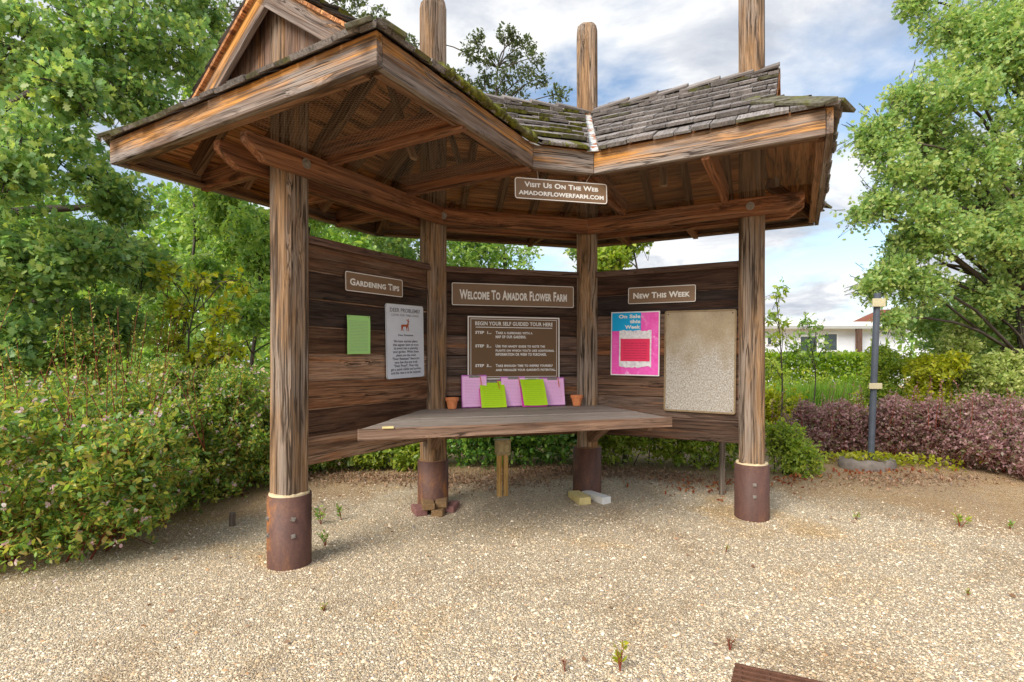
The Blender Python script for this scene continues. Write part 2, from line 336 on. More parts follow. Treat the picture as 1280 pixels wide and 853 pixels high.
# posts with their steel sleeves
def post(i, ang, ztop):
    b = P[i]; g0 = gh(b.x, b.y); mb = MB(); c, s_ = math.cos(ang), math.sin(ang)
    h, ch = .1, .03 if i else .034
    prof = [(h, -h + ch), (h, h - ch), (h - ch, h), (-h + ch, h), (-h, h - ch), (-h, -h + ch), (-h + ch, -h), (h - ch, -h)]
    k = random.random() * 30; n = 8; zs = [g0 - .1, .5, 1.0, 1.5, 2.0, 2.6, 3.2, ztop - .1, ztop - .04, ztop]; sc_ = [1] * 7 + [1, .9, .62]
    vs, gs = [], []
    wob = [(random.uniform(-.003, .003), random.uniform(-.003, .003)) for _ in zs]
    for z, q, (wx, wy) in zip(zs, sc_, wob):
        for x, y in prof:
            x, y = x * q + wx, y * q + wy
            vs.append((b.x + x * c - y * s_, b.y + x * s_ + y * c, z)); gs.append((k + z, x + k, y + k))
    fs = [(a * n + j, a * n + (j + 1) % n, (a + 1) * n + (j + 1) % n, (a + 1) * n + j) for a in range(len(zs) - 1) for j in range(n)]
    fs.append(tuple(range((len(zs) - 1) * n, len(zs) * n))); mb.add(vs, fs, gs)
    o = mb.build('post', M['post'], kiosk)
    # long drying cracks: dark lines in the colour and bump of the post wood
    r = .14; mb = MB(); ns = 32; zt = (.47, .45, .5, .47)[i]
    def ring(rr, z, tilt=0): return [(b.x + rr * math.cos(2 * PI * j / ns), b.y + rr * math.sin(2 * PI * j / ns), z + tilt * math.cos(2 * PI * j / ns)) for j in range(ns)]
    vs = ring(r, g0 - .05) + ring(r, zt) + ring(r - .009, zt) + ring(r - .009, zt - .03)
    fs = [(a * ns + j, a * ns + (j + 1) % ns, (a + 1) * ns + (j + 1) % ns, (a + 1) * ns + j) for a in range(3) for j in range(ns)]
    mb.add(vs, fs); sl = mb.build('sleeve', M['rust'], o)
    for p_ in sl.data.polygons: p_.use_smooth = p_.index % 3 >= 0 and abs(p_.normal.z) < .5
    # cream filler between post and sleeve
    mb = MB(); vs = []
    for j in range(ns):
        th = 2 * PI * j / ns; q = zt + (.004 if i in (1, 2) else .012) + random.uniform(-.003, .004)
        vs += [(b.x + (r - .01) * math.cos(th), b.y + (r - .01) * math.sin(th), zt - .01), (b.x + (r - .012) * math.cos(th), b.y + (r - .012) * math.sin(th), q), (b.x + .08 * math.cos(th), b.y + .08 * math.sin(th), q + .004)]
    fs = []
    for j in range(ns):
        a, d = 3 * j, 3 * ((j + 1) % ns); fs += [(a, d, d + 1, a + 1), (a + 1, d + 1, d + 2, a + 2)]
    mb.add(vs, fs); mb.build('collar', M['foam'] if i in (0, 3) else simple('rusty_filler', (.3, .16, .08), .9, .3, 30), o)
    angs = {0: (-2.35, -1.02), 1: (), 2: (), 3: (-1.83,)}[i]
    for a in angs:
        for z in ((g0 + .33, g0 + .22) if i == 0 else (g0 + .3, g0 + .2)):
            d = V((math.cos(a), math.sin(a), 0)); q = lev(b, z) + d * (r - .002); tv = V((-d.y, d.x, 0)); mb = MB()
            ro = random.uniform(-.4, .4); w1 = (tv * math.cos(ro) + UP * math.sin(ro)) * .0135; w2 = (UP * math.cos(ro) - tv * math.sin(ro)) * .0135
            mb.board(q, q + d * .006, w1, w2); mb.tube([q + d * .005, q + d * .016], .009, 6)
            mb.build('bolt', M['bolt'], o)
    return o
posts = [post(0, AN[0] + .0, 4.67), post(1, A1 + TAU / 2, 4.67), post(2, A1 - TAU / 2, 4.68), post(3, AN[2], 4.70)]

# plank walls
ZW0, ZW1 = .629, 2.228
for i in range(3):
    a, b = P[i] + U[i] * .085, P[i + 1] - U[i] * .085
    mb = MB(); n = 8; hh = (ZW1 - .05 - ZW0) / n
    for k in range(n):
        z0 = ZW0 + k * hh; j0, j1 = random.uniform(-.006, .006), random.uniform(-.006, .006)
        th = random.uniform(.017, .024); dep = random.uniform(0, .005) * (-1) ** k
        q0 = lev(a, z0 + hh / 2 + (j0 if k else 0)); q1 = lev(b, z0 + hh / 2 + (j1 if k else 0))
        # each board is cut in four lengths so that its edges can waver like sawn slabs
        mb.board(q0 + NN[i] * dep, q1 + NN[i] * (dep + random.uniform(-.004, .004)), UP * (hh / 2 - random.uniform(.003, .007)), NN[i] * th)
    mb.board(lev(a, (ZW0 + ZW1) / 2 - .02), lev(b, (ZW0 + ZW1) / 2 - .02), UP * ((ZW1 - ZW0) / 2 - .05), NN[i] * .007)  # backing board added behind the planks to block light through their gaps
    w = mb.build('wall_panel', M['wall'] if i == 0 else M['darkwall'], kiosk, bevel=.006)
    mb = MB(); mb.board(lev(a, ZW1 - .036) + NN[i] * .004, lev(b, ZW1 - .036) + NN[i] * .004, NN[i] * .052, UP * .028 + NN[i] * (-.006))
    mb.build('top_rail', M['rail'], w, bevel=.004)
    for s_ in (.12, .88):                                           # battens on the back of the wall
        mb = MB(); q = a.lerp(b, s_) - NN[i] * .045; mb.board(lev(q, ZW0 + .05), lev(q, ZW1 - .1), U[i] * .045, NN[i] * .018); mb.build('batten', M['rail'], w)

# paired beams clasping the posts; their free ends are cut to a slope
ZB, BH = 2.648, .072
for i in range(3):
    for sgn in (1, -1):
        off = NN[i] * (.135 * sgn); m0 = MIT[0] * (.135 * sgn); m1 = MIT[1] * (.135 * sgn)
        s0 = (P[0] - U[0] * .42 + off, P[1] + m0, P[2] + m1)[i]; s1 = (P[1] + m0, P[2] + m1, P[3] + U[2] * .40 + off)[i]
        mb = MB(); hw = NN[i] * .033
        prof = [(0, -BH), (0, BH), (1, BH), (1, -BH)]
        L = (s1 - s0).length
        pts = [(0, BH), (L, BH), (L, -BH), (0, -BH)]
        if i == 0: pts = [(0, BH), (L, BH), (L, -BH), (.13, -BH), (.03, -BH * .1), (0, BH * .25)]
        if i == 2: pts = [(0, BH), (L, BH), (L, BH * .25), (L - .03, -BH * .1), (L - .13, -BH), (0, -BH)]
        k = random.random() * 30; vs, gs = [], []
        for e in (-1, 1):
            for x, z in pts:
                p_ = lev(s0, ZB) + U[i] * x + UP * z + hw * e; vs.append(p_); gs.append((k + x, k + z, k + e * .03))
        n = len(pts); fs = [tuple(range(n)), tuple(range(n, 2 * n))[::-1]] + [(j, n + j, n + (j + 1) % n, (j + 1) % n) for j in range(n)]
        mb.add(vs, fs, gs); bo = mb.build('beam', M['beam'], kiosk, bevel=.004)
        for q, ok in ((P[i], i != 2 or True), (P[i + 1], i == 2)):
            if not ok or (i and q is P[i] and False): continue
            if i == 1 and q is P[1]: continue
            c = lev(q + NN[i] * ((.135 + .032) * sgn) + (U[i] * .035 if (i == 2 and q is P[2]) else V((0, 0, 0))) - (U[0] * 0), ZB); d = NN[i] * sgn
            mb = MB(); mb.tube([c, c + d * .006], .034, 12); mb.tube([c + d * .005, c + d * .02], .014, 6); mb.build('bolt', M['bolt'], bo)
    if i == 0:
        c = lev(P[1] + MIT[0] * .17, ZB - .005); d = NN[1]
        mb = MB(); mb.tube([c - d * .01, c + d * .012], .03, 12); mb.tube([c + d * .01, c + d * .026], .014, 6); mb.build('bolt', M['bolt'], bo)

# roof boards, rafters
def deck_slope(i, front):
    E, W = (FE, WF) if front else (BE, WB); sg = 1 if front else -1
    a, b = E[i], E[i + 1]; t0 = (a - P[i]).dot(U[i]); t1 = (b - P[i]).dot(U[i])
    sl = (NN[i] * sg * W + UP * (ZT - ZR)); Ls = sl.length; sl = sl / Ls; nr = U[i].cross(sl) * (-sg if True else 1)
    if nr.z < 0: nr = -nr
    return a, b, t0, t1, sl, Ls, nr
def hip_plane(e, u, n, W, away):
    h = -(u * 1.0) - n * (W / WF); p = h.cross(UP).normalized()
    return (e, p if p.dot(away) > 0 else -p)
def clip_planes(i, front):
    cl = []
    if i > 0: cl.append((P[i], -(U[i - 1] + U[i])))
    if i < 2: cl.append((P[i + 1], (U[i] + U[i + 1])))
    return cl
QL, QR = P[0] - U[0] * GT, P[3] + U[2] * GT                      # gable walls stand here
for i in range(3):
    for front in (True, False):
        a, b, t0, t1, sl, Ls, nr = deck_slope(i, front)
        lo, hi = min(t0, 0) if i else -.2, max(t1, (P[i + 1] - P[i]).length) if i != 2 else (P[3] - P[2]).length + .2
        E, W, sg = (FE, WF, 1) if front else (BE, WB, -1)
        cl = clip_planes(i, front)
        mb = MB(); s = 0.0; hgt = .14
        while s < Ls - .005:                                          # boards run along the ridge
            e = min(s + hgt - .004, Ls)
            c = lev(P[i], ZR) + sl * ((s + e) / 2) - nr * .012
            mb.board(c + U[i] * (lo - .02), c + U[i] * (hi + .02), sl * ((e - s) / 2), nr * .011); s += hgt
        mb.build('roof_boards', M['deck'], kiosk, clip=cl)
        if i != 1:                                                    # corner piece between gable and hip
            E = FE if front else BE; u = -U[0] if i == 0 else U[2]; k_ = 0 if i == 0 else 3
            mb = MB(); Lb = (P[i + 1] - P[i]).length; s0 = Ls * (1 - (OE - GT) / WF) - .02
            c = lev(P[i], ZR) + sl * ((s0 + Ls) / 2) - nr * .012; ta, tb = (-OE, -.205) if i == 0 else (Lb + .205, Lb + OE)
            mb.board(c + U[i] * ta, c + U[i] * tb, sl * ((Ls - s0) / 2), nr * .0105)
            mb.build('roof_boards', M['deck'], kiosk, clip=[hip_plane(E[k_], u, NN[i] * (1 if front else -1), (WF if front else WB), u)])
        # rafters under the boards
        tt = np.arange(min(t0, 0) + .12 if i else .0, max(t1, 0) if i != 2 else (P[3] - P[2]).length + .05, .4)
        tanh = math.tan(TAU / 2)
        for t_ in tt:
            Lb = (P[i + 1] - P[i]).length; w0, w1 = 0.03, W - .03
            if front:
                if i > 0: w1 = min(w1, t_ / tanh - .05)
                if i < 2: w1 = min(w1, (Lb - t_) / tanh - .05)
            else:
                if i > 0 and t_ < 0: w0 = -t_ / tanh + .05
                if i < 2 and t_ > Lb: w0 = (t_ - Lb) / tanh + .05
            if i == 0 and t_ < 0: w0 = max(w0, .1)
            if w1 - w0 < .2: continue
            near_post = min(abs(t_), abs(t_ - Lb)) < .13
            if near_post: w0 = max(w0, .14)
            k = Ls / W; q0 = lev(P[i] + U[i] * t_, ZR) + sl * (w0 * k) - nr * .075; q1 = lev(P[i] + U[i] * t_, ZR) + sl * (w1 * k) - nr * .075
            mb = MB(); mb.board(q0 - nr * .012, q1 - nr * .012, nr * .062, U[i] * .027); mb.build('rafter', M['rafter'], kiosk)
# valley and hip rafters, ridge boards
for j in (0, 1):
    for E, ww in ((FE, WF), (BE, WB)):
        a = lev(P[j + 1], ZR - .09); b = lev(E[j + 1], ZT - .09); d = (b - a).normalized(); s = d.cross(UP).normalized(); n = s.cross(d)
        mb = MB(); mb.board(a + d * .13 - n * .02, b - d * .05 - n * .02, n * .085, s * .03); mb.build('valley_rafter', M['rafter'], kiosk)
def hip_top(E, k, i, u, front):
    run = OE - GT; W = WF if front else WB; sg = 1 if front else -1
    return lev(E[k] - u * run - (NN[i] * sg) * (run * W / WF), ZT + (ZR - ZT) / WF * run)
for E, front in ((FE, True), (BE, False)):
    for k, i, u in ((0, 0, -U[0]), (3, 2, U[2])):
        a = hip_top(E, k, i, u, front) - UP * .095; b = lev(E[k], ZT - .095); d = (b - a).normalized(); s = d.cross(UP).normalized(); n = s.cross(d)
        mb = MB(); mb.board(a, b - d * .07, n * .055, s * .022); mb.build('hip_rafter', M['rafter'], kiosk)
# level joists from the beams out to the eaves
def joist(i, t_, front=True):
    W = WF if front else -WB; sg = 1 if front else -1
    a = lev(P[i] + U[i] * t_ + NN[i] * (.1 * sg), ZB + BH + .06); b = lev(P[i] + U[i] * t_ + NN[i] * (W - .03 * sg), ZB + BH + .06)
    mb = MB(); mb.board(a, b, UP * .078, U[i] * .026); mb.build('joist', M['beam'], kiosk, bevel=.003)
for i, t_ in ((0, .2), (0, 1.0), (2, .42), (2, 1.3)): joist(i, t_)
for i, t_, w0_, w1_ in ((0, .62, .3, .75), (0, 1.28, .3, .7), (2, .12, .3, .7), (2, .86, .28, .72)):        # slanting struts from joist level up to the boards
    q0 = lev(P[i] + U[i] * t_ + NN[i] * (w0_ + .25), ZB + .16); q1 = lev(P[i] + U[i] * (t_ - .05) + NN[i] * w0_, zroof(w0_) - .05); mb = MB(); dd = (q1 - q0).normalized(); mb.board(q0, q1, U[i] * .03, dd.cross(U[i]) * .014); mb.build('strut', M['post'], kiosk)
for i, t_ in ((0, .1), (0, .75), (0, 1.45), (1, .2), (1, 1.3), (2, .1), (2, .85), (2, 1.5)): joist(i, t_, False)
# fascia boards
def fascia(a, b, out, e0=0., e1=0.):
    d = (b - a).normalized()
    mb = MB(); mb.board(lev(a, ZE + HF / 2) - d * e0, lev(b, ZE + HF / 2) + d * e1, UP * (HF / 2), out * .019)
    return mb.build('fascia', M['fascia'], kiosk, bevel=.003)
ins = .019
FI, BI = [V(p) for p in FE], [V(p) for p in BE]
for i in range(3):
    e0, e1 = (-.041 if i == 0 else 0), (-.041 if i == 2 else 0); fascia(FE[i] - NN[i] * ins, FE[i + 1] - NN[i] * ins, NN[i], e0, e1); fascia(BE[i] + NN[i] * ins, BE[i + 1] + NN[i] * ins, -NN[i], e0, e1)
fascia(FE[0] + U[0] * ins, BE[0] + U[0] * ins, -U[0], .002, .002); fascia(FE[3] - U[2] * ins, BE[3] - U[2] * ins, U[2], .002, .002)
# soft soffit strip right behind the fascia
def strip(a, b, inn):
    mb = MB(); mb.board(lev(a + inn * .065, ZE + .012), lev(b + inn * .065, ZE + .012), inn * .025, UP * .01); mb.build('soffit_strip', M['rafter'], kiosk)
for i in range(3): strip(FE[i].lerp(FE[i + 1], .05), FE[i].lerp(FE[i + 1], .95), -NN[i]); strip(BE[i].lerp(BE[i + 1], .04), BE[i].lerp(BE[i + 1], .96), NN[i])
strip(FE[0].lerp(BE[0], .05), FE[0].lerp(BE[0], .95), U[0]); strip(FE[3].lerp(BE[3], .05), FE[3].lerp(BE[3], .95), -U[2])

# shakes
def shakes(mb, org, u, sl, nr, Ls, tlo, thi, mossy, over=.035, slim=None, expo=.2):
    """rows of split shakes; org on the ridge line, u along the ridge, sl down the slope"""
    rows = int(Ls / expo) + 1
    for r in range(rows):
        bs = Ls + over - r * expo
        if slim and bs < slim: break
        t_ = tlo - random.uniform(0, .1)
        while t_ < thi:
            w = random.uniform(.09, .21); but = bs + random.uniform(-.014, .014); top = max(but - .36, .0)
            th = random.uniform(.016, .03); h0 = .03 if r else .014; tw = random.uniform(-.004, .008)
            c0 = org + sl * but + u * (t_ + w / 2); c1 = org + sl * top + u * (t_ + w / 2)
            hw = u * (w / 2 - .003); k = V((random.random() * 40, random.random() * 40, random.random() * 40)); L = but - top
            vs, gs = [], []
            for c, lo_, hi_, e in ((c0, h0 + tw, h0 + th + tw, 0), (c1, 0.0, .006, L)):
                for x, y in ((-1, lo_), (1, lo_), (1, hi_), (-1, hi_)):
                    vs.append(c + hw * x + nr * y); gs.append(k + V((e, x * w / 2, y)))
            b0 = len(mb.f); mb.add(vs, [(0, 3, 2, 1), (4, 5, 6, 7), (0, 1, 5, 4), (1, 2, 6, 5), (2, 3, 7, 6), (3, 0, 4, 7)], gs)
            if random.random() < mossy: mb.m[b0] = 1; mb.m[b0 + 4] = 1 if random.random() < .12 else 0
            elif random.random() < .1: mb.m[b0] = 2
            t_ += w
for i in range(3):
    for front in (True, False):
        a, b, t0, t1, sl, Ls, nr = deck_slope(i, front); Lb = (P[i + 1] - P[i]).length
        lo, hi = min(t0, 0), max(t1, Lb)
        if i == 0: lo = -.21
        if i == 2: hi = Lb + .21
        mb = MB(); shakes(mb, lev(P[i], ZR + .002), U[i], sl, nr, Ls, lo, hi, (.5, .7, .0)[i] if front else .2)
        if i in (0, 2):                                              # the lower courses run on to the hip
            sgx = -1 if i == 0 else 1
            m2 = MB(); shakes(m2, lev(P[i], ZR + .002), U[i], sl, nr, Ls, (-OE - .05) if i == 0 else Lb + .23, -.23 if i == 0 else Lb + OE + .05, (.5, 0, .2)[i], slim=Ls * .6)
            E = FE if front else BE; u = -U[0] if i == 0 else U[2]
            m2.build('roof_slope', [M['shake'], M['moss'], M['lichen']], kiosk, clip=[hip_plane(E[0 if i == 0 else 3], u, NN[i] * (1 if front else -1), WF if front else WB, u), (lev(P[i], ZR) + sl * (Ls * (1 - (OE - GT) / WF) - .03), -sl)])
        cl = [(c, n) for c, n in clip_planes(i, front)]
        # keep a gap for the metal valley
        if front: cl = [(c + n.normalized() * -.03, n) for c, n in cl]
        if i == 0: cl.append((P[0] - U[0] * .215, -U[0]))
        if i == 2: cl.append((P[3] + U[2] * .215, U[2]))
        mb.build('roof_slope', [M['shake'], M['moss'], M['lichen']], kiosk, clip=cl)
# end skirts below the gables
for q, u, E0, E1 in ((QL, -U[0], FE[0], BE[0]), (QR, U[2], FE[3], BE[3])):
    run = OE - GT; rise = (ZR - ZT) / WF * run; sl = (u * run - UP * rise); Ls = sl.length; sl /= Ls; al = (E1 - E0).normalized(); nr = al.cross(sl)
    if nr.z < 0: nr = -nr
    W = (E1 - E0).length; o_ = lev(E0, ZT) - sl * Ls
    hp = [hip_plane(E0, u, -al, WF, -al), hip_plane(E1, u, al, WB, al)]
    mb = MB(); mb.board(o_ + sl * (Ls / 2) - nr * .012, o_ + sl * (Ls / 2) - nr * .012 + al * W, sl * (Ls / 2), nr * .011)
    mb.build('roof_boards', M['deck'], kiosk, clip=hp)
    mb = MB(); shakes(mb, o_, al, sl, nr, Ls, -.02, W + .0, .25, over=.035)
    mb.build('roof_slope', [M['shake'], M['lichen'], M['lichen']], kiosk, clip=hp)
    # gable wall with barge boards
    slope_f, slope_b = (ZR - ZT) / WF, (ZR - ZT) / WB
    base = ZT + rise - .05; wf, wb = (ZR - base) / slope_f, (ZR - base) / slope_b
    nf = NN[0] if q is QL else NN[2]
    mb = MB(); x = -wb
    while x < wf - .01:
        x1 = min(x + random.uniform(.13, .2), wf); h = lambda w: ZR - (slope_f * w if w > 0 else -slope_b * w) - .012
        xs = [x + .002, x1 - .002]
        if x < 0 < x1: xs = [x + .002, 0, x1 - .002]
        poly = [lev(q + nf * xs[0], base)] + [lev(q + nf * xs[-1], base)] + [lev(q + nf * w, max(h(w), base + .001)) for w in xs[::-1]]
        n = len(poly); k = random.random() * 30
        vs = [p_ - u * .02 for p_ in poly] + [V(p_) for p_ in poly]
        mb.add(vs, [tuple(range(n))[::-1], tuple(range(n, 2 * n))] + [(j, (j + 1) % n, n + (j + 1) % n, n + j) for j in range(n)],
               [(k + v.z, k + (v - q).dot(nf), k) for v in vs]); x = x1
    gw = mb.build('gable_wall', M['gable'], kiosk)
    for sg, W_, s_ in ((1, wf, slope_f), (-1, wb, slope_b)):
        d = (nf * sg * W_ - UP * (s_ * W_)); L = d.length; d /= L; nn_ = u.cross(d)
        if nn_.z < 0: nn_ = -nn_
        a = lev(q, ZR) + u * .085 - nn_ * .075; mb = MB()
        mb.board(a + d * -.0, a + d * (L - .02), nn_ * .07, u * .018); mb.build('barge_board', M['fascia'], gw, bevel=.003)
# valley flashing, hip caps, ridge caps
for j in (0, 1):
    a = lev(P[j + 1], ZR + .012); b = lev(FE[j + 1], ZT + .012); d = (b - a).normalized(); s = d.cross(UP).normalized(); mb = MB()
    for sg, uu, i in ((-1, U[j], j), (1, U[j + 1], j + 1)):
        nrm = deck_slope(i, True)[6]; s2 = nrm.cross(d).normalized()
        if s2.dot(s * sg) < 0: s2 = -s2
        vs = [a + d * .1, b + d * .03, b + d * .03 + s2 * .05 + nrm * .012, a + d * .1 + s2 * .05 + nrm * .012]
        vs += [v - nrm * .004 for v in vs]
        mb.add(vs, [(0, 1, 2, 3), (7, 6, 5, 4), (0, 4, 5, 1), (1, 5, 6, 2), (2, 6, 7, 3), (3, 7, 4, 0)])
    mb.build('valley_flashing', M['flash'], kiosk)
def cap(name, c0, c1, nA, nB, sA, sB, w, mat, tilt=.02, parent=kiosk):
    """pair of boards over a ridge or hip from c0 to c1"""
    mb = MB()
    for n_, s_ in ((nA, sA), (nB, sB)):
        mb.board(c0 + s_ * w * .5 + n_ * (.036 + tilt), c1 + s_ * w * .5 + n_ * .036, s_ * (w * .5), n_ * .011)
    return mb.build(name, mat, parent, bevel=.003)
for i in range(3):
    _, _, _, _, slf, _, nf_ = deck_slope(i, True); _, _, _, _, slb, _, nb_ = deck_slope(i, False)
    Lb = (P[i + 1] - P[i]).length; t_ = -.22 if i == 0 else .1; end = Lb + .22 if i == 2 else Lb - .02
    while t_ < end - .1:
        c0 = lev(P[i], ZR) + U[i] * t_; c1 = c0 + U[i] * min(.34, end - t_)
        if i == 2: cap('ridge_cap', c1, c0, nf_, nb_, slf, slb, .1, M['shake'], .026)
        else: cap('ridge_cap', c0, c1, nf_, nb_, slf, slb, .1, M['shake'], .026)
        t_ += .27
for E, front in ((FE, True), (BE, False)):
    for q, k, i, u in ((QL, 0, 0, -U[0]), (QR, 3, 2, U[2])):
        _, _, _, _, slf, _, nf_ = deck_slope(i, front); e = lev(E[k], ZT); inn = lev(q, 0) - lev(E[k], 0)
        run = OE - GT; rise = (ZR - ZT) / WF * run; W = WF if front else WB; sg = 1 if front else -1
        top = lev(E[k] - u * run - (NN[i] * sg) * (run * W / WF), ZT + rise)
        d = (e - top).normalized(); sk = (u * run - UP * rise).normalized(); al = NN[i] * sg; ns = al.cross(sk)
        if ns.z < 0: ns = -ns
        s1 = nf_.cross(d); s1 = s1 if s1.dot(-u) > 0 else -s1; s2 = ns.cross(d); s2 = s2 if s2.dot(-al) > 0 else -s2
        cap('hip_cap', e + d * .035, top, nf_, ns, s1.normalized(), s2.normalized(), .13, M['lichen'], .012)
# cushion of moss along the left front eave
def moss_roll(a, b, sl, nr, n, rad, name='moss'):
    vs, fs = [], []; m = 10
    for j in range(n + 1):
        c = a.lerp(b, j / n); rr = rad * (.55 + .9 * random.random()) * (1 if 0 < j < n else .2)
        for k in range(m):
            th = 2 * PI * k / m; q = rr * (1 + random.uniform(-.25, .25)); vs.append(c + sl * (q * 1.5 * math.cos(th)) + nr * (q * .8 * math.sin(th)))
    for j in range(n):
        for k in range(m): fs.append((j * m + k, j * m + (k + 1) % m, (j + 1) * m + (k + 1) % m, (j + 1) * m + k))
    mb = MB(); mb.add(vs, fs); return mb.build(name, M['moss'], kiosk, smooth=True)
_, _, _, _, sl, Ls, nr = deck_slope(0, True)
e0, e1 = lev(FE[0], ZT), lev(FE[1], ZT)
moss_roll(e0.lerp(e1, .3) + nr * .04 - sl * .0, e0.lerp(e1, .97) + nr * .035, sl, nr, 80, .028)
_, _, _, _, sl, Ls, nr = deck_slope(1, True); e0, e1 = lev(FE[1], ZT), lev(FE[2], ZT)
moss_roll(e0.lerp(e1, .12) + nr * .03 + sl * .02, e0.lerp(e1, .88) + nr * .03 + sl * .02, sl, nr, 30, .014)

# chicken wire stretched under the eaves
def net(name, poly, z, u, cell=.023):
    """hexagonal wire netting over a flat quadrilateral (plan corners, counter-clockwise or not)"""
    v = V((-u.y, u.x, 0)); c0 = poly[0]; P2 = [((p - c0).dot(u), (p - c0).dot(v)) for p in poly]
    x0, x1 = min(p[0] for p in P2), max(p[0] for p in P2); y0, y1 = min(p[1] for p in P2), max(p[1] for p in P2)
    def inside(x, y):
        s = 0
        for j in range(len(P2)):
            (ax, ay), (bx, by) = P2[j], P2[(j + 1) % len(P2)]; cr = (bx - ax) * (y - ay) - (by - ay) * (x - ax)
            if s == 0: s = 1 if cr > 0 else -1
            elif cr * s < 0: return False
        return True
    mb = MB(); r = .00045; h = cell; dx = h * .5; dy = h * .87; seg = []
    ny = int((y1 - y0) / dy) + 2; nx = int((x1 - x0) / h) + 2
    for j in range(ny):
        for k in range(nx):
            cx = x0 + k * h + (dx if j % 2 else 0); cy = y0 + j * dy; q = (cx, cy - h * .29)
            for e in ((cx - dx, cy - h * .0 - h * .0 + h * 0 - h * 0, 0), (cx + dx, cy, 0)): seg.append((q, (e[0], e[1])))
            seg.append(((cx + dx, cy), (cx + dx, cy + h * .58)))
    for (ax, ay), (bx, by) in seg:
        if not (inside(ax, ay) and inside(bx, by)): continue
        zz_ = lambda x, y: z - .012 * math.sin(x * 3.1 + y * 2.3)
        a = c0 + u * ax + v * ay; b = c0 + u * bx + v * by; a = lev(a, zz_(ax, ay)); b = lev(b, zz_(bx, by)); d = (b - a).normalized(); s = d.cross(UP) * r
        bse = len(mb.v); mb.v += [tuple(a + s), tuple(a - s), tuple(a + UP * r * 1.4), tuple(b + s), tuple(b - s), tuple(b + UP * r * 1.4)]
        mb.f += [(bse, bse + 3, bse + 4, bse + 1), (bse + 1, bse + 4, bse + 5, bse + 2), (bse + 2, bse + 5, bse + 3, bse)]; mb.m += [0] * 3; mb.ac += [0.] * 6; mb.rn += [0.] * 6
    mb.g = list(mb.v); return mb.build(name, M['steelwire'], kiosk)
inn = .17
for i in range(3):
    f0, f1 = FE[i], FE[i + 1]; b0 = (P[0] - U[0] * .5, P[1], P[2])[i] + (NN[i] if i == 0 else MIT[i - 1]) * inn; b1 = (P[1], P[2], P[3] + U[2] * .5)[i] + (NN[i] if i == 2 else MIT[i]) * inn
    net('wire_netting', [b0, b1, f1 - NN[i] * .05, f0 - NN[i] * .05], ZE + .035, U[i])

# counter with its braces
ct = MB(); CT = .918
bl, br, fl, fr = V((-.80, 4.84, 0)), V((.86, 5.28, 0)), V((-.985, 3.43, 0)), V((1.222, 4.15, 0))
np_ = 5
for k in range(np_):
    a0, a1 = bl.lerp(fl, k / np_), br.lerp(fr, k / np_); c0, c1 = bl.lerp(fl, (k + 1) / np_ - .003), br.lerp(fr, (k + 1) / np_ - .003)
    z = CT + random.uniform(-.003, .003); kk = random.random() * 30
    vs = [lev(q, z) for q in (a0, a1, c1, c0)] + [lev(q, z - .04) for q in (a0, a1, c1, c0)]
    ct.add(vs, [(0, 3, 2, 1), (4, 5, 6, 7), (0, 1, 5, 4), (1, 2, 6, 5), (2, 3, 7, 6), (3, 0, 4, 7)], [(kk + v.x * math.cos(A1) + v.y * math.sin(A1), kk + v.x * -math.sin(A1) + v.y * math.cos(A1), v.z) for v in vs])
cto = ct.build('counter', M['counter'], kiosk, bevel=.003)
mb = MB(); d = (fr - fl).normalized(); n_ = V((d.y, -d.x, 0))
mb.board(lev(fl + n_ * .014, CT - .033), lev(fr + n_ * .014, CT - .033), UP * .037, n_ * .014); mb.build('front_edge', M['edge'], cto, bevel=.003)
for q, m_ in ((P[1], MIT[0]), (P[2], MIT[1])):
    a = lev(q, .60) + NN[1] * .1; b = lev(q, CT - .055) + NN[1] * .62
    dd = (b - a).normalized(); mb = MB(); mb.board(a, b, U[1] * .035, dd.cross(U[1]) * .045); mb.build('brace', M['edge'], cto)
    a = lev(q, CT - .075) + NN[1] * .09; b = lev(q, CT - .075) + NN[1] * 1.2; mb = MB(); mb.board(a, b, UP * .035, U[1] * .022); mb.build('bearer', M['edge'], cto)

# ================================================================ SIGNS AND SMALL THINGS
def wallhit(i, px, py, off=.03):
    """where the sight line through a pixel meets the face of wall i: distance along it and height"""
    o = P[i] + NN[i] * off; d = V(((px - HX) / F, 1, 0)); k = o.dot(NN[i]) / d.dot(NN[i]); p = d * k
    return (p - P[i]).dot(U[i]), CZ - (py - HY) / F * k
def frame_matrix(o, xa, ya):
    za = xa.cross(ya); m = Matrix((xa.to_4d(), ya.to_4d(), za.to_4d(), V((0, 0, 0, 1)))).transposed(); m.translation = o; m[3][3] = 1
    for r in range(3): m[3][r] = 0
    return m
def rounded(w, h, r, n=4):
    pts = []
    for cx, cy, a0 in ((w / 2 - r, h / 2 - r, 0), (-w / 2 + r, h / 2 - r, 90), (-w / 2 + r, -h / 2 + r, 180), (w / 2 - r, -h / 2 + r, 270)):
        for k in range(n + 1): a = R(a0 + 90 * k / n); pts.append((cx + r * math.cos(a), cy + r * math.sin(a)))
    return pts
def plate(name, w, h, th, mat, parent=None, r=.01, z0=0., cx=0., cy=0., bow=0):
    mb = MB(); pts = [(x + cx, y + cy) for x, y in rounded(w, h, r)]; n = len(pts)
    vs = [(x, y, z0) for x, y in pts] + [(x, y, z0 + th) for x, y in pts]
    gs = [((x - cx) / w + .5, (y - cy) / h + .5, 0) for x, y, z in vs]
    mb.add(vs, [tuple(range(n))[::-1], tuple(range(n, 2 * n))] + [(j, (j + 1) % n, n + (j + 1) % n, n + j) for j in range(n)], gs)
    return mb.build(name, mat, parent)
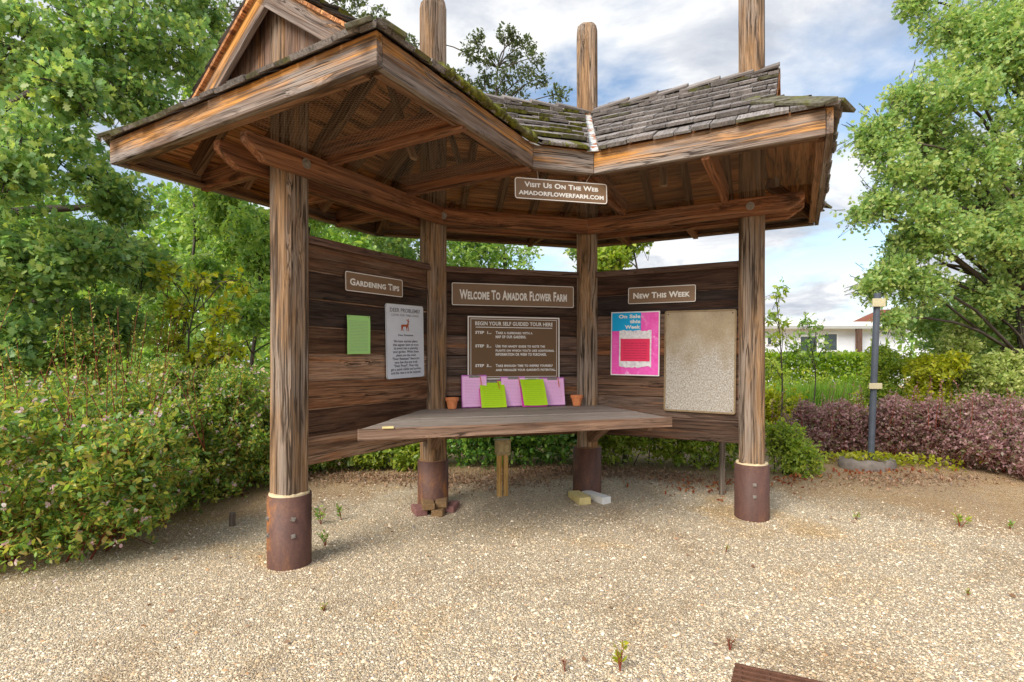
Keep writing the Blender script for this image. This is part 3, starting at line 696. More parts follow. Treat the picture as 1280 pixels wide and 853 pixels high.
def border(name, w, h, bw, z0, th, mat, parent, r=.012):
    mb = MB(); A, B = rounded(w, h, r), rounded(w - 2 * bw, h - 2 * bw, max(r - bw, .002)); n = len(A)
    vs = [(x, y, z) for z in (z0, z0 + th) for ring in (A, B) for x, y in ring]
    fs = []
    for j in range(n):
        k = (j + 1) % n; fs += [(2 * n + j, 2 * n + k, 3 * n + k, 3 * n + j), (j, k, 2 * n + k, 2 * n + j), (n + k, n + j, 3 * n + j, 3 * n + k), (j, n + j, n + k, k)]
    mb.add(vs, fs); return mb.build(name, mat, parent)
_dg = None
def lettering(name, body, w, h, mat, parent, cx=0., cy=0., z=.004, smallcaps=False, bold=.018, align='CENTER', leading=1.0, spacing=1.0, shear=0.):
    """words as thin raised paint, fitted into a w by h box"""
    cu = bpy.data.curves.new('text', 'FONT'); cu.body = body; cu.align_x = align; cu.offset = bold; cu.space_line = leading; cu.space_character = spacing * 1.06
    cu.resolution_u = 3; cu.shear = shear; cu.small_caps_scale = .78
    ob = bpy.data.objects.new('text', cu); col.objects.link(ob)
    if smallcaps:
        for k, ch in enumerate(body):
            if ch.islower(): cu.body_format[k].use_small_caps = True
    bpy.context.view_layer.update(); dg = bpy.context.evaluated_depsgraph_get()
    me = bpy.data.meshes.new_from_object(ob.evaluated_get(dg)); bpy.data.objects.remove(ob)
    co = np.empty(len(me.vertices) * 3, 'f'); me.vertices.foreach_get('co', co); co = co.reshape(-1, 3)
    lo, hi = co.min(0), co.max(0); sx = w / (hi[0] - lo[0]); sy = h / (hi[1] - lo[1])
    co[:, 0] = (co[:, 0] - (lo[0] + hi[0]) / 2) * sx + cx; co[:, 1] = (co[:, 1] - (lo[1] + hi[1]) / 2) * sy + cy; co[:, 2] = z
    me.vertices.foreach_set('co', co.ravel()); me.materials.clear(); me.materials.append(mat); me.name = name; me.update()
    o = bpy.data.objects.new(name, me); col.objects.link(o); o.parent = parent; return o
def wall_sign(name, i, tl, tr, br, bl, label, cat, off=.034, group=None):
    """Empty on wall i whose x runs along the wall and y upwards; returns it with width and height"""
    q = [wallhit(i, *p, off=off) for p in (tl, tr, br, bl)]
    t0, t1 = (q[0][0] + q[3][0]) / 2, (q[1][0] + q[2][0]) / 2; z1, z0 = (q[0][1] + q[1][1]) / 2, (q[2][1] + q[3][1]) / 2
    o = thing(name, label, cat); tilt = math.atan2(q[1][1] - q[0][1], t1 - t0) * .7
    c = lev(P[i] + U[i] * ((t0 + t1) / 2) + NN[i] * off, (z0 + z1) / 2)
    o.matrix_world = frame_matrix(c, U[i] * math.cos(tilt) + UP * math.sin(tilt), UP * math.cos(tilt) - U[i] * math.sin(tilt)); return o, t1 - t0, z1 - z0
def name_sign(i, px4, text, label, tw, th_):
    o, w, h = wall_sign('sign', i, *px4, label, 'sign')
    plate('panel', w, h, .008, M['brown'], o, .014); border('border', w - .002, h - .002, .0055, .0081, .001, M['white'], o, .014)
    lettering('lettering', text, w * tw, h * th_, M['white'], o, z=.0095, smallcaps=True, bold=.035, cy=-h * .01)
    for sx_ in (-1, 1):
        mb = MB(); mb.tube([(sx_ * (w / 2 - .014), 0, .008), (sx_ * (w / 2 - .014), 0, .0105)], .0035, 8); mb.build('screw', M['bolt'], o)
name_sign(0, ((430.7, 339), (502.4, 350), (502.4, 371.7), (430.7, 364)), 'Gardening Tips', 'small brown sign reading Gardening Tips in white letters on the left wall', .86, .36)
name_sign(1, ((564.5, 353.5), (717, 358.5), (716.5, 385), (564.5, 381.8)), 'Welcome To Amador Flower Farm', 'long brown sign with white Welcome lettering on the middle wall', .88, .44)
name_sign(2, ((785.5, 360), (870, 356), (870, 377), (785.5, 381)), 'New This Week', 'small brown sign reading New This Week above the pink poster', .84, .36)

# step board
o, w, h = wall_sign('sign', 1, (584, 395), (699, 397.5), (699, 474), (584, 475), 'large brown board of self guided tour steps with white border behind the clipboards', 'sign')
plate('panel', w, h, .012, M['brown2'], o, .004); border('border', w - .004, h - .004, .011, .0121, .0015, M['white'], o, .004)
border('inner_line', w - .06, h - .05, .0045, .0121, .001, M['white'], o, .003)
lettering('lettering', 'BEGIN YOUR SELF GUIDED TOUR HERE', w * .84, h * .062, M['white'], o, cy=h * .385, z=.014, bold=.03)
mb = MB(); mb.board((-w * .415, h * .325, .0125), (w * .415, h * .325, .0125), (0, h * .006, 0), (0, 0, .001)); mb.build('underline', M['white'], o)
for sy, n_, tx in ((.21, 'STEP  1...', 'Take a clipboard with a\nmap of our gardens.'), (-.035, 'STEP  2...', "Use the handy guide to note the\nplants on which you'd like additional\ninformation or wish to purchase."), (-.31, 'STEP  3...', "Take enough time to inspire yourself\nand visualize your garden's potential.")):
    nl = tx.count('\n') + 1; lh = h * .066
    lettering('lettering', n_, w * .17, h * .046, M['white'], o, cx=-w * .335, cy=h * sy + (nl - 1) * lh * .5, z=.014, bold=.045, shear=.1)
    for q_, ln in enumerate(tx.split('\n')):
        wd = len(ln) / 38 * w * .66
        lettering('lettering', ln, wd, h * .046, M['white'], o, cx=-w * .205 + wd / 2, cy=h * sy + ((nl - 1) * .5 - q_) * lh, z=.014, smallcaps=True, bold=.035)

# deer sign
o, w, h = wall_sign('sign', 0, (481, 379.5), (528.5, 383), (529, 471), (483, 474.5), 'white rounded sign about deer problems with a small brown deer on the left wall', 'sign')
plate('panel', w, h, .008, M['signwhite'], o, .02)
border('border', w, h, .004, .0081, .0012, M['greyink'] if False else M['bgrey'], o, .02)
lettering('lettering', 'DEER PROBLEMS?', w * .80, h * .055, M['greyink'], o, cy=h * .42, z=.0098, bold=.02)
lettering('lettering', 'LOOK FOR THIS LOGO', w * .72, h * .03, M['greyink'], o, cy=h * .355, z=.0098, bold=.01)
lettering('lettering', 'Deer Resistant', w * .4, h * .024, M['ink'], o, cy=h * .085, z=.0098, bold=.02)
lettering('lettering', 'We have marked plants\nthat appear least to most\nto avoid risk in planting\nyour garden. While these\nplants are the most\n"Deer Resistant" there are\nvery few that are truly\n"Deer Proof". They may\nget a quick nibble and survive\nand the rest is to be enjoyed.', w * .8, h * .47, M['ink'], o, cy=-h * .215, z=.0098, bold=.012)
dp = [(-.5, .12), (-.46, .25), (-.2, .27), (.1, .27), (.22, .4), (.24, .62), (.16, .78), (.1, .95), (.17, .94), (.22, .8), (.27, .8), (.3, 1.0), (.37, .95), (.33, .78), (.45, .66), (.42, .6), (.33, .58), (.36, .3), (.3, .08), (.33, -.2), (.4, -.55), (.34, -.55), (.26, -.2), (.2, .02), (.14, -.25), (.18, -.55), (.12, -.55), (.06, -.22), (.02, .02), (-.28, .0), (-.32, -.2), (-.26, -.55), (-.33, -.55), (-.4, -.2), (-.44, -.25), (-.5, -.55), (-.56, -.55), (-.5, -.15)]
mb = MB(); k = h * .115; mb.prism([(x * k * 1.55, y * k * .95 + h * .20, .0085) for x, y in dp], (0, 0, .0012)); mb.build('emblem', M['deer'], o)

# green paper, slightly bowed
def sheet(name, w, h, mat, parent, cx=0, cy=0, z=0, curl=.01, skew=0., nx=5, ny=8, th=.0012, ang=0.):
    mb = MB(); vs, gs = [], []
    for e in (0, th):
        for j in range(ny + 1):
            for k in range(nx + 1):
                x, y = k / nx - .5, j / ny - .5
                X, Y = x * w + skew * y * h, y * h
                vs.append((cx + X * math.cos(ang) - Y * math.sin(ang), cy + X * math.sin(ang) + Y * math.cos(ang), z + e + curl * (math.sin(y * 5 + 1) * .3 + .35 + .4 * x * x + .3 * abs(x * y) * 4))); gs.append((x + .5, y + .5, 0))
    n = (nx + 1) * (ny + 1); fs = []
    for j in range(ny):
        for k in range(nx):
            a = j * (nx + 1) + k; q = (a, a + 1, a + nx + 2, a + nx + 1); fs.append(tuple(v + n for v in q)); fs.append(q[::-1])
    mb.add(vs, fs, gs); return mb.build(name, mat, parent, smooth=True)
o, w, h = wall_sign('notice', 0, (432, 394), (461, 395.5), (462.5, 442), (434, 443.5), 'green paper notice pinned to the left wall planks', 'notice', off=.04)
sheet('paper', w, h, M['greenpaper'], o, curl=.012)
for sx_ in (-1, 1):
    mb = MB(); mb.tube([(sx_ * w * .42, h * .47, .002), (sx_ * w * .42, h * .47, .013)], .004, 6); mb.build('pin', M['bolt'], o)

# pink sale poster
o, w, h = wall_sign('poster', 2, (764, 390.5), (825, 389), (824.5, 470.5), (764, 469), 'pink sale poster with a cyan corner and red sheet taped on, right wall', 'poster')
plate('backing', w, h, .008, M['white'], o, .004)
sheet('pink_print', w * .955, h * .965, M['pinkprint'], o, z=.0085, curl=.003)
plate('cyan_corner', w * .6, h * .285, .001, M['cyan'], o, .002, z0=.0135, cx=-w * .175, cy=h * .34)
for tx, yy, ww in (('On Sale', .425, .45), ('this', .345, .22), ('Week', .26, .32)): lettering('lettering', tx, w * ww, h * (.058 if tx != 'this' else .056), M['white'], o, cx=w * (.115 - ww / 2), cy=h * yy, z=.0152, bold=.045)
mb = MB(); pts = []; random.seed(11)
for k in range(15): pts.append((w * (-.32 + .66 * k / 14), h * (.2 + random.uniform(-.012, .018)), .0145))
for k in range(15): pts.append((w * (.34 - .66 * k / 14), h * (-.36 + random.uniform(-.02, .012)), .0145))
mb.prism(pts, (0, 0, .001)); mb.g = [(x / w + .5, y / h + .5, 0) for x, y, z in mb.v]; mb.build('torn_sheet', M['torn'], o)
plate('red_sheet', w * .6, h * .35, .001, M['redsheet'], o, .002, z0=.0162, cx=w * .01, cy=-h * .1)

# bare weathered board
o, w, h = wall_sign('notice_board', 2, (832, 389.5), (920, 387.5), (919.5, 517.5), (830.5, 513), 'bare weathered notice board flaked to tan and white on the right wall', 'notice board')
plate('panel', w, h, .012, M['flaked'], o, .02); border('frame', w + .008, h + .008, .015, .0125, .004, M['boardframe'], o, .022)
for sx_ in (-1, 1):
    for sy_ in (-1, 1):
        mb = MB(); mb.tube([(sx_ * (w / 2 - .028), sy_ * (h / 2 - .028), .0115), (sx_ * (w / 2 - .028), sy_ * (h / 2 - .028), .016)], .006, 8); mb.build('screw', M['rust'], o)

# sign hanging from the front eave on two wires
fa, fb = FE[1] - NN[1] * .06, FE[2] - NN[1] * .06
def hang(px, py):
    d = V(((px - HX) / F, 1, 0)); k = fa.dot(NN[1]) / d.dot(NN[1]); p = d * k; return V((p.x, p.y, CZ - (py - HY) / F * k))
tl, tr, br_, bl_ = hang(642, 221.5), hang(758, 231), hang(758.5, 256), hang(644, 248.5)
xa = ((tr + br_) - (tl + bl_)); w = xa.length / 2; xa.normalize(); ya = ((tl + tr) - (bl_ + br_)); h = ya.length / 2; ya = (ya - xa * ya.dot(xa)).normalized()
o = thing('hanging_sign', 'brown sign with the web address hanging on two wires from the eave', 'sign'); o.matrix_world = frame_matrix((tl + tr + br_ + bl_) / 4, xa, ya)
plate('panel', w, h, .008, M['brown'], o, .02); border('border', w - .002, h - .002, .006, .0081, .001, M['white'], o, .02); border('rim', w - .002, h - .002, .006, -.0012, .001, M['white'], o, .02)
lettering('lettering', 'Visit Us On The Web', w * .8, h * .25, M['white'], o, cy=h * .2, z=.0095, smallcaps=True, bold=.035)
lettering('lettering', 'AMADORFLOWERFARM.COM', w * .92, h * .21, M['white'], o, cy=-h * .2, z=.0095, bold=.045)
inv = o.matrix_world.inverted()
for q0, q1 in ((hang(671, 208), hang(672.5, 224)), (hang(738, 213), hang(732, 229))):
    q0.z = ZE + .01; mb = MB(); mb.tube([inv @ q0, inv @ q1 + V((0, 0, .004))], .0022, 5); mb.build('wire', M['steelwire'], o)

# clipboards leaning against the middle wall
def clipboard(name, pxa, pxb, pyt, off, sheetmat, boardmat, label, curl=.008, skew=0., over=0., sag=0.):
    t0 = wallhit(1, pxa, 500, off)[0]; t1 = wallhit(1, pxb, 500, off)[0]; c = lev(P[1] + U[1] * ((t0 + t1) / 2) + NN[1] * off, CT + .005)
    zt_ = wallhit(1, (pxa + pxb) / 2, pyt, .045)[1]; w = t1 - t0; rise = zt_ - c.z; lean = math.asin(min(.9, max(.05, (off - .05) / max(rise, .1)))); h = rise / math.cos(lean)
    o = thing(name, label, 'clipboard', group='clipboards on the counter')
    o.matrix_world = frame_matrix(c, U[1], UP * math.cos(lean) - NN[1] * math.sin(lean)); r = .008
    plate('board', w, h, .004, boardmat, o, .01, cy=h / 2)
    sheet('paper', w * .95, h * (.93 + over), sheetmat, o, cy=h * .49 - h * over * .3, z=.0052 + .004, curl=curl, skew=skew)
    mb = MB(); mb.board((-.05, h - .016, .012), (.05, h - .016, .012), (0, .010, 0), (0, 0, .004)); mb.tube([(-.04, h - .006, .018), (.04, h - .006, .018)], .004, 6); mb.build('clip', M['bolt'], o)
    mb = MB(); a = V((w * .22, h - .006, .02)); b = V((w * .27, h - .10, .022)); mb.tube([a, a.lerp(b, .85), b], [.0035, .0035, .0008], 6); mb.build('pencil', M['pencil'], o)
clipboard('clipboard', 577, 609, 469, .075, M['pinkpaper'], M['purple'], 'leftmost pink clipboard leaning on the wall by the left clay pot')
clipboard('clipboard', 626, 657, 471, .075, M['pinkpaper'], M['purple'], 'middle pink clipboard standing between the two lime green ones')
clipboard('clipboard', 675, 706, 472, .075, M['pinkpaper'], M['purple'], 'rightmost pink clipboard leaning on the wall by the right clay pot', skew=-.05)
clipboard('clipboard', 601, 634, 476, .15, M['lime'], M['magenta'], 'lime green clipboard in front, left of the middle pink one', curl=.006, over=.04)
clipboard('clipboard', 653, 684, 474, .15, M['lime'], M['magenta'], 'lime green clipboard with curled sheet, right of the middle pink one', curl=.03, skew=-.06)

# clay pots
def pot(px, py, label):
    d = F * (CZ - CT) / (py - HY); c = V((at(px, d), d, CT + .0035)); mb = MB(); n = 24
    prof = [(.0, 0), (.038, 0), (.052, .072), (.058, .072), (.061, .1), (.054, .1), (.05, .07), (.036, .012), (0, .012)]
    vs = [(r_ * math.cos(2 * PI * j / n), r_ * math.sin(2 * PI * j / n), z) for r_, z in prof for j in range(n)]
    fs = [(a * n + j, a * n + (j + 1) % n, (a + 1) * n + (j + 1) % n, (a + 1) * n + j) for a in range(len(prof) - 1) for j in range(n)]
    mb.add(vs, fs); o = mb.build('flower_pot', M['terra'], smooth=False); o.location = c; tag(o, label, 'flower pot', 'clay pots on the counter')
pot(565, 511.5, 'small empty terracotta pot at the left end of the clipboards'); pot(721, 507.5, 'small empty terracotta pot at the right end of the clipboards')
# little offcut on the counter
d = F * (CZ - CT) / (536.5 - HY); mb = MB(); c = V((at(485, d), d, CT + .0095)); mb.board(c - U[1] * .036, c + U[1] * .036, NN[1] * .015, UP * .006)
tag(mb.build('wood_offcut', M['yellowwood'], bevel=.002), 'small pale wood offcut lying on the left end of the counter', 'wood offcut')

# pavers stacked at the foot of the second post
def block(name, px, py, ang, L, w, h, mat, label, cat, z0=0, group=None, pitch=0., tb=.006):
    q = ground_at(px, py); dv = V((math.cos(ang), math.sin(ang), 0)); nv = V((-dv.y, dv.x, 0)); mb = MB()
    mb.board((0, -L / 2, h / 2), (0, L / 2, h / 2), (w / 2, 0, 0), (0, 0, h / 2)); o = mb.build(name, mat, bevel=tb)
    o.location = (q.x, q.y, gh(q.x, q.y) - .012 + z0); o.rotation_euler = (pitch, 0, ang); return tag(o, label, cat, group)
PG = 'pavers stacked at the post foot'
block('paver', 524, 640, R(22), .21, .105, .06, M['brickpurple'], 'purple paver on the left of the little stack at the post foot', 'paver', group=PG)
block('paver', 549, 641, R(-4), .2, .1, .058, M['bricktan'], 'tan paver at the bottom centre of the little stack', 'paver', group=PG)
block('paver', 565, 636, R(-10), .2, .09, .058, M['brickpurple'], 'purple paver on the right of the little stack at the post foot', 'paver', group=PG)
block('paver', 535, 641, R(14), .2, .105, .055, M['bricktan'], 'tan paver lying on top of the stack, left one', 'paver', .058, PG)
block('paver', 552, 638, R(4), .19, .1, .055, M['bricktan'], 'tan paver lying on top of the stack, right one', 'paver', .057, PG)
block('timber_block', 724, 626, R(17), .27, .115, .075, M['yellowwood'], 'pale yellow timber block lying on gravel before the third post', 'timber block', tb=.003)
block('timber_block', 745, 625, R(33), .30, .1, .07, M['whitewood'], 'white painted timber block lying on gravel before the third post', 'timber block', tb=.003)

# outlet box on two stakes
q = ground_at(628, 620); o = thing('outlet_post', 'weathered outlet box on two yellow wooden stakes under the counter', 'outlet box', q, A1)
for sx_ in (-1, 1):
    mb = MB(); mb.board((sx_ * .032, 0, -.05), (sx_ * .032, .0, .42), (.022, 0, 0), (0, .02, 0)); mb.build('stake', M['stake'], o, bevel=.003)
mb = MB(); mb.board((0, -.01, .40), (0, -.01, .535), (.068, 0, 0), (0, .05, 0)); bx = mb.build('box', M['metalbox'], o, bevel=.006)
mb = MB(); mb.board((0, -.012, .535), (0, -.012, .548), (.074, 0, 0), (0, .058, 0)); mb.build('lid', M['metalbox'], bx, bevel=.004)
for sx_ in (-1, 1):
    mb = MB(); mb.board((sx_ * .03, -.062, .43), (sx_ * .03, -.062, .5), (.02, 0, 0), (0, .003, 0)); cv = mb.build('socket', M['socket'], bx, bevel=.003)
q = ground_at(902, 618); mb = MB(); mb.board((0, 0, -.1), (.01, 0, .62), (.024, 0, 0), (0, .02, 0)); o = mb.build('stake', M['greystake'], bevel=.004); o.location = q; tag(o, 'thin grey wooden stake standing under the right wall', 'stake')
q = ground_at(290.5, 658); mb = MB(); mb.tube([(0, 0, -.05), (0, 0, .06), (.002, 0, .105), (.002, 0, .112)], [.026, .025, .025, .02], 10); o = mb.build('wooden_peg', M['greystake']); o.location = q; tag(o, 'short round wooden peg sticking out of the gravel by the left shrubs', 'peg')

# lamp-less grey pole in a planter ring
q = ground_at(1088, 582); dp_ = q.y; o = thing('pole', 'tall grey leaning pole with two small cream plates, in front of the purple shrubs', 'pole', q)
top = V((.085, 0, zz(370, dp_) - q.z)); mb = MB(); mb.tube([(0, 0, -.1), top * .5, top], .036, 14); mb.build('shaft', M['pole'], o)
mb = MB(); mb.tube([top, top + V((.002, 0, .03))], [.038, .038], 14); mb.build('cap', M['pole'], o)
for py_, w_, h_ in ((379, .1, .10), (482.5, .1, .07)):
    z_ = zz(py_, dp_) - q.z; c = top * (z_ / top.z) + V((-.012, -.044, 0)); mb = MB(); mb.board(c + V((0, -.008, -h_ / 2)), c + V((0, -.008, h_ / 2)), (w_ * .78, 0, 0), (0, .009, 0)); mb.build('plate', M['cream'], o, bevel=.003)
q2 = ground_at(1087, 586); o = thing('planter_ring', 'low grey ring planter with yellow leaves around the grey pole foot', 'planter', q2)
mb = MB(); n = 28; vs, fs = [], []
prof = [(.30, -.04), (.315, .05), (.30, .105), (.27, .12), (.235, .105), (.225, .02)]
for j in range(n):
    for r_, z in prof: vs.append((r_ * math.cos(2 * PI * j / n), r_ * .8 * math.sin(2 * PI * j / n) + .05, z + .01 * math.sin(j * 1.7)))
m = len(prof)
for j in range(n):
    for k in range(m - 1): a, b = j * m + k, ((j + 1) % n) * m + k; fs.append((a, b, b + 1, a + 1))
mb.add(vs, fs); mb.build('ring', M['tyre'], o, smooth=True)
mb = MB(); mb.add([(.23 * math.cos(2 * PI * j / n), .19 * math.sin(2 * PI * j / n) + .05, .07) for j in range(n)], [tuple(range(n))]); mb.build('soil', M['soil'], o)
planter = o

# corner of a slatted mat
q = ground_at(922, 834); o = thing('door_mat', 'brown slatted rubber mat lying at the bottom edge of the gravel', 'mat', (q.x, q.y, .006), R(-24))
mb = MB()
for k in range(10): mb.board((-.012 - .003 * k, -.012 - k * .038, .006), (.43, -.012 - k * .038, .006), (0, .008, 0), (0, 0, .008))
mb.build('slat', M['mat'], o, bevel=.003); mb = MB()
for x in (.01, .12, .27, .41): mb.board((x, .0, .008), (x, -.36, .008), (.008, 0, 0), (0, 0, .004))
mb.build('rib', M['mat'], o)

# ================================================================ GROUND
def gravel_mask(x, y):      # 1 on the gravel, 0 on the soil beds
    return ((x - .7) / 4.25) ** 2 + ((y - 1.9) / 4.1) ** 2
n = 190; uu = np.sinh(np.linspace(-5.2, 5.2, n)) / np.sinh(5.2)
gx = uu * 220; gy = 3.5 + uu * 220
X, Y = np.meshgrid(gx, gy); tt = np.clip((Y - 4.2) / 1.6, 0, 1); Z = .07 * tt * tt * (3 - 2 * tt)
Z += .012 * np.sin(X * 2.1 + .5) * np.sin(Y * 1.7) * np.exp(-((X) ** 2 + (Y - 3) ** 2) / 60) * .6
Z += np.where(Y > 9, -.02 * (Y - 9).clip(0, 20), 0) * 0
idx = np.arange(n * n).reshape(n, n); q = np.stack([idx[:-1, :-1], idx[:-1, 1:], idx[1:, 1:], idx[1:, :-1]], -1).reshape(-1, 4)
t = NT('gravel_ground'); o_ = t.n('ShaderNodeTexCoord').outputs['Object']
sx = t.n('ShaderNodeSeparateXYZ'); t.l(o_, sx.inputs[0])
ex = t.math('POWER', t.math('DIVIDE', t.math('ABSOLUTE', t.math('SUBTRACT', sx.outputs[0], .7)), 4.25), 2.0)
ey = t.math('POWER', t.math('DIVIDE', t.math('ABSOLUTE', t.math('SUBTRACT', sx.outputs[1], 1.9)), 4.1), 2.0)
nb = t.noise(o_, 1.3, 5, .6); nb2 = t.noise(o_, .7, 5, .65, .4); nf = t.noise(o_, 26, 4, .7)
msk = t.math('ADD', t.math('ADD', ex, ey), t.math('MULTIPLY', t.math('SUBTRACT', nb, .5), .9))
dirt = t.ramp(msk, [(.80, 0), (1.14, 1)])
vo = t.n('ShaderNodeTexVoronoi', Scale=140.0); t.l(o_, vo.inputs['Vector']); wn = t.n('ShaderNodeSeparateColor'); t.l(vo.outputs['Color'], wn.inputs[0])
stone = t.ramp(wn.outputs[0], [(0, (.3, .27, .25)), (.1, (.42, .36, .29)), (.28, (.54, .46, .34)), (.5, (.6, .53, .41)), (.7, (.67, .61, .5)), (.86, (.76, .71, .62)), (.96, (.54, .39, .24))], 'CONSTANT')
edge = t.ramp(vo.outputs['Distance'], [(.32, 1), (.68, .7)]); stone = t.mix(1.0, stone, edge, 'MULTIPLY')
tint = t.ramp(nb2, [(.36, (.7, .63, .55)), (.47, (1, 1, 1)), (.55, (1, 1, 1)), (.66, (1, .82, .55))]); stone = t.mix(.7, stone, tint, 'MULTIPLY')
soil = t.ramp(nf, [(.3, (.26, .165, .085)), (.5, (.42, .29, .16)), (.7, (.54, .4, .25))]); soil = t.mix(t.ramp(nb, [(.4, 0), (.6, .6)]), soil, (.33, .23, .15))
sp = t.math('GREATER_THAN', wn.outputs[1], .5); soil = t.mix(t.math('MULTIPLY', sp, .55), soil, stone)
# bare patches where soil shows between the stones
half = t.ramp(t.math('ADD', t.math('MULTIPLY', dirt, .9), t.math('MULTIPLY', t.math('SUBTRACT', wn.outputs[2], .5), .8)), [(.42, 0), (.58, 1)])
cc = t.mix(half, stone, soil); hgt = t.math('ADD', t.math('MULTIPLY', vo.outputs['Distance'], -1.0), t.math('MULTIPLY', wn.outputs[1], .5)); hgt = t.math('ADD', hgt, t.math('MULTIPLY', nf, .4))
cc = t.mix(1.0, cc, (1.3, 1.2, 1.05), 'MULTIPLY'); M['ground'] = t.surf(cc, .9, hgt, .9, .012, spec=.15)
g = raw_mesh('ground', np.stack([X.ravel(), Y.ravel(), Z.ravel()], 1), q.ravel(), np.arange(0, q.size, 4), M['ground'], smooth=True); tag(g, kind='structure')
def gz(x, y):
    t_ = np.clip((y - 4.2) / 1.6, 0, 1); return .07 * t_ * t_ * (3 - 2 * t_) + .0072 * np.sin(x * 2.1 + .5) * np.sin(y * 1.7) * np.exp(-(x ** 2 + (y - 3) ** 2) / 60)
# loose pebbles on the near gravel
def pebbles(N):
    d = 1.5 + 4.2 * rng.random(N) ** 1.5; x = (rng.random(N) - .5) * 2.1 * d; y = d
    m = gravel_mask(x, y) + rng.normal(0, .12, N) < 1.0; x, y = x[m], y[m]; N = len(x)
    s = rng.lognormal(math.log(.0032), .42, N).clip(.0018, .013)
    base = np.array([(1, 0, 0), (.3, .9, 0), (-.8, .6, 0), (-.8, -.6, 0), (.3, -.95, 0), (.25, .1, .75), (-.3, -.1, .7)], float)
    fs = [(0, 1, 5), (1, 2, 6, 5), (2, 3, 6), (3, 4, 5, 6), (4, 0, 5)]
    th = rng.random(N) * 2 * PI; c, s_ = np.cos(th), np.sin(th); v = base[None] * (1 + rng.normal(0, .16, (N, 7, 3))) * s[:, None, None] * (np.array([1.25, 1, 1]) * (1 + rng.normal(0, .15, (N, 1, 3))))
    vx = v[..., 0] * c[:, None] - v[..., 1] * s_[:, None] + x[:, None]; vy = v[..., 0] * s_[:, None] + v[..., 1] * c[:, None] + y[:, None]; vz = v[..., 2] + (gz(x, y) + .0005)[:, None]
    lp = np.concatenate([np.array(f) for f in fs]); st = np.cumsum([0] + [len(f) for f in fs])[:-1]; k = len(lp)
    return raw_mesh('pebbles', np.stack([vx, vy, vz], -1).reshape(-1, 3), (lp[None] + np.arange(N)[:, None] * 7).ravel(), (st[None] + np.arange(N)[:, None] * k).ravel(), M['pebble'])
t = NT('pebble_stone'); geo = t.n('ShaderNodeNewGeometry').outputs['Random Per Island']; o_ = t.n('ShaderNodeTexCoord').outputs['Object']
cc = t.ramp(geo, [(0, (.27, .25, .24)), (.07, (.4, .35, .28)), (.28, (.52, .42, .3)), (.48, (.6, .52, .4)), (.66, (.68, .62, .52)), (.86, (.78, .74, .66)), (.97, (.46, .3, .18))], 'CONSTANT')
tint = t.ramp(t.noise(o_, .7, 5, .65, .4), [(.36, (.7, .63, .55)), (.47, (1, 1, 1)), (.55, (1, 1, 1)), (.66, (1, .82, .55))]); cc = t.mix(.7, cc, tint, 'MULTIPLY')
cc = t.mix(1.0, cc, (1.3, 1.2, 1.05), 'MULTIPLY'); M['pebble'] = t.surf(cc, .85, spec=.2); tag(pebbles(170000), kind='stuff')

# ================================================================ LEAVES AND BRANCHES
TPL = {
 'quad': [(0, 0, 0), (.5, .3, .08), (1, 0, -.05), (.5, -.3, .08)],
 'oval': [(0, 0, 0), (.3, .24, .05), (.7, .2, .03), (1, 0, -.08), (.7, -.2, .03), (.3, -.24, .05)],
 'lobed': [(0, 0, 0), (.2, .06, 0), (.26, .26, .03), (.4, .12, 0), (.5, .36, .05), (.64, .15, 0), (.8, .27, .03), (.86, .1, 0), (1, 0, -.04), (.86, -.1, 0), (.8, -.27, .03), (.64, -.15, 0), (.5, -.36, .05), (.4, -.12, 0), (.26, -.26, .03), (.2, -.06, 0)],
 'blade': [(0, .03, 0), (.5, .03, .03), (1, 0, .12), (.5, -.03, .03), (0, -.03, 0)]}
def unit(a): return a / np.maximum(np.linalg.norm(a, axis=-1, keepdims=True), 1e-9)
def leaves(name, pos, axis, size, tpl, mat, parent=None, up=.55, width=1.0):
    T = np.array(TPL[tpl], float); N = len(pos); k = len(T)
    axis = unit(axis); r = unit(rng.normal(size=(N, 3)) + np.array([0, 0, up * 2])); side = unit(np.cross(r, axis)); nrm = np.cross(axis, side)
    v = pos[:, None] + size[:, None, None] * (T[None, :, :1] * axis[:, None] + T[None, :, 1:2] * width * side[:, None] + T[None, :, 2:] * nrm[:, None])
    return raw_mesh(name, v.reshape(-1, 3), np.arange(N * k), np.arange(0, N * k, k), mat, parent)
def rdir(n): return unit(rng.normal(size=(n, 3)))
def sprays(ells, tw, lpt, tl, size, bias=(0, 0, .25), droop=.15, shell=.4, szvar=.42):
    """twigs filling ellipsoids (cx,cy,cz,rx,ry,rz[,density]); returns leaf positions, axes, sizes and the twigs"""
    Ps, Ax, Sz, Tw = [], [], [], []
    for e in ells:
        c = np.array(e[:3]); r = np.array(e[3:6]); k = max(3, int(tw * (e[6] if len(e) > 6 else 1)))
        d = rdir(k); rho = shell + (1 - shell) * rng.random(k) ** .6; tip = c + d * r * rho[:, None]
        dr = unit(d * .8 + rdir(k) * .7 + np.array(bias)); L = tl * (.6 + .8 * rng.random(k)); st = tip - dr * L[:, None]
        u = rng.random((k, lpt)) ** .8; p = st[:, None] + (tip - st)[:, None] * u[..., None] + rng.normal(0, tl * .06, (k, lpt, 3))
        a = unit(dr[:, None] * .5 + rng.normal(0, .75, (k, lpt, 3)) - np.array([0, 0, droop]))
        Ps.append(p.reshape(-1, 3)); Ax.append(a.reshape(-1, 3)); Sz.append(size * (1 + szvar * rng.normal(size=k * lpt)).clip(.4, 1.8)); Tw.append((st, tip, c))
    return np.concatenate(Ps), np.concatenate(Ax), np.concatenate(Sz), Tw
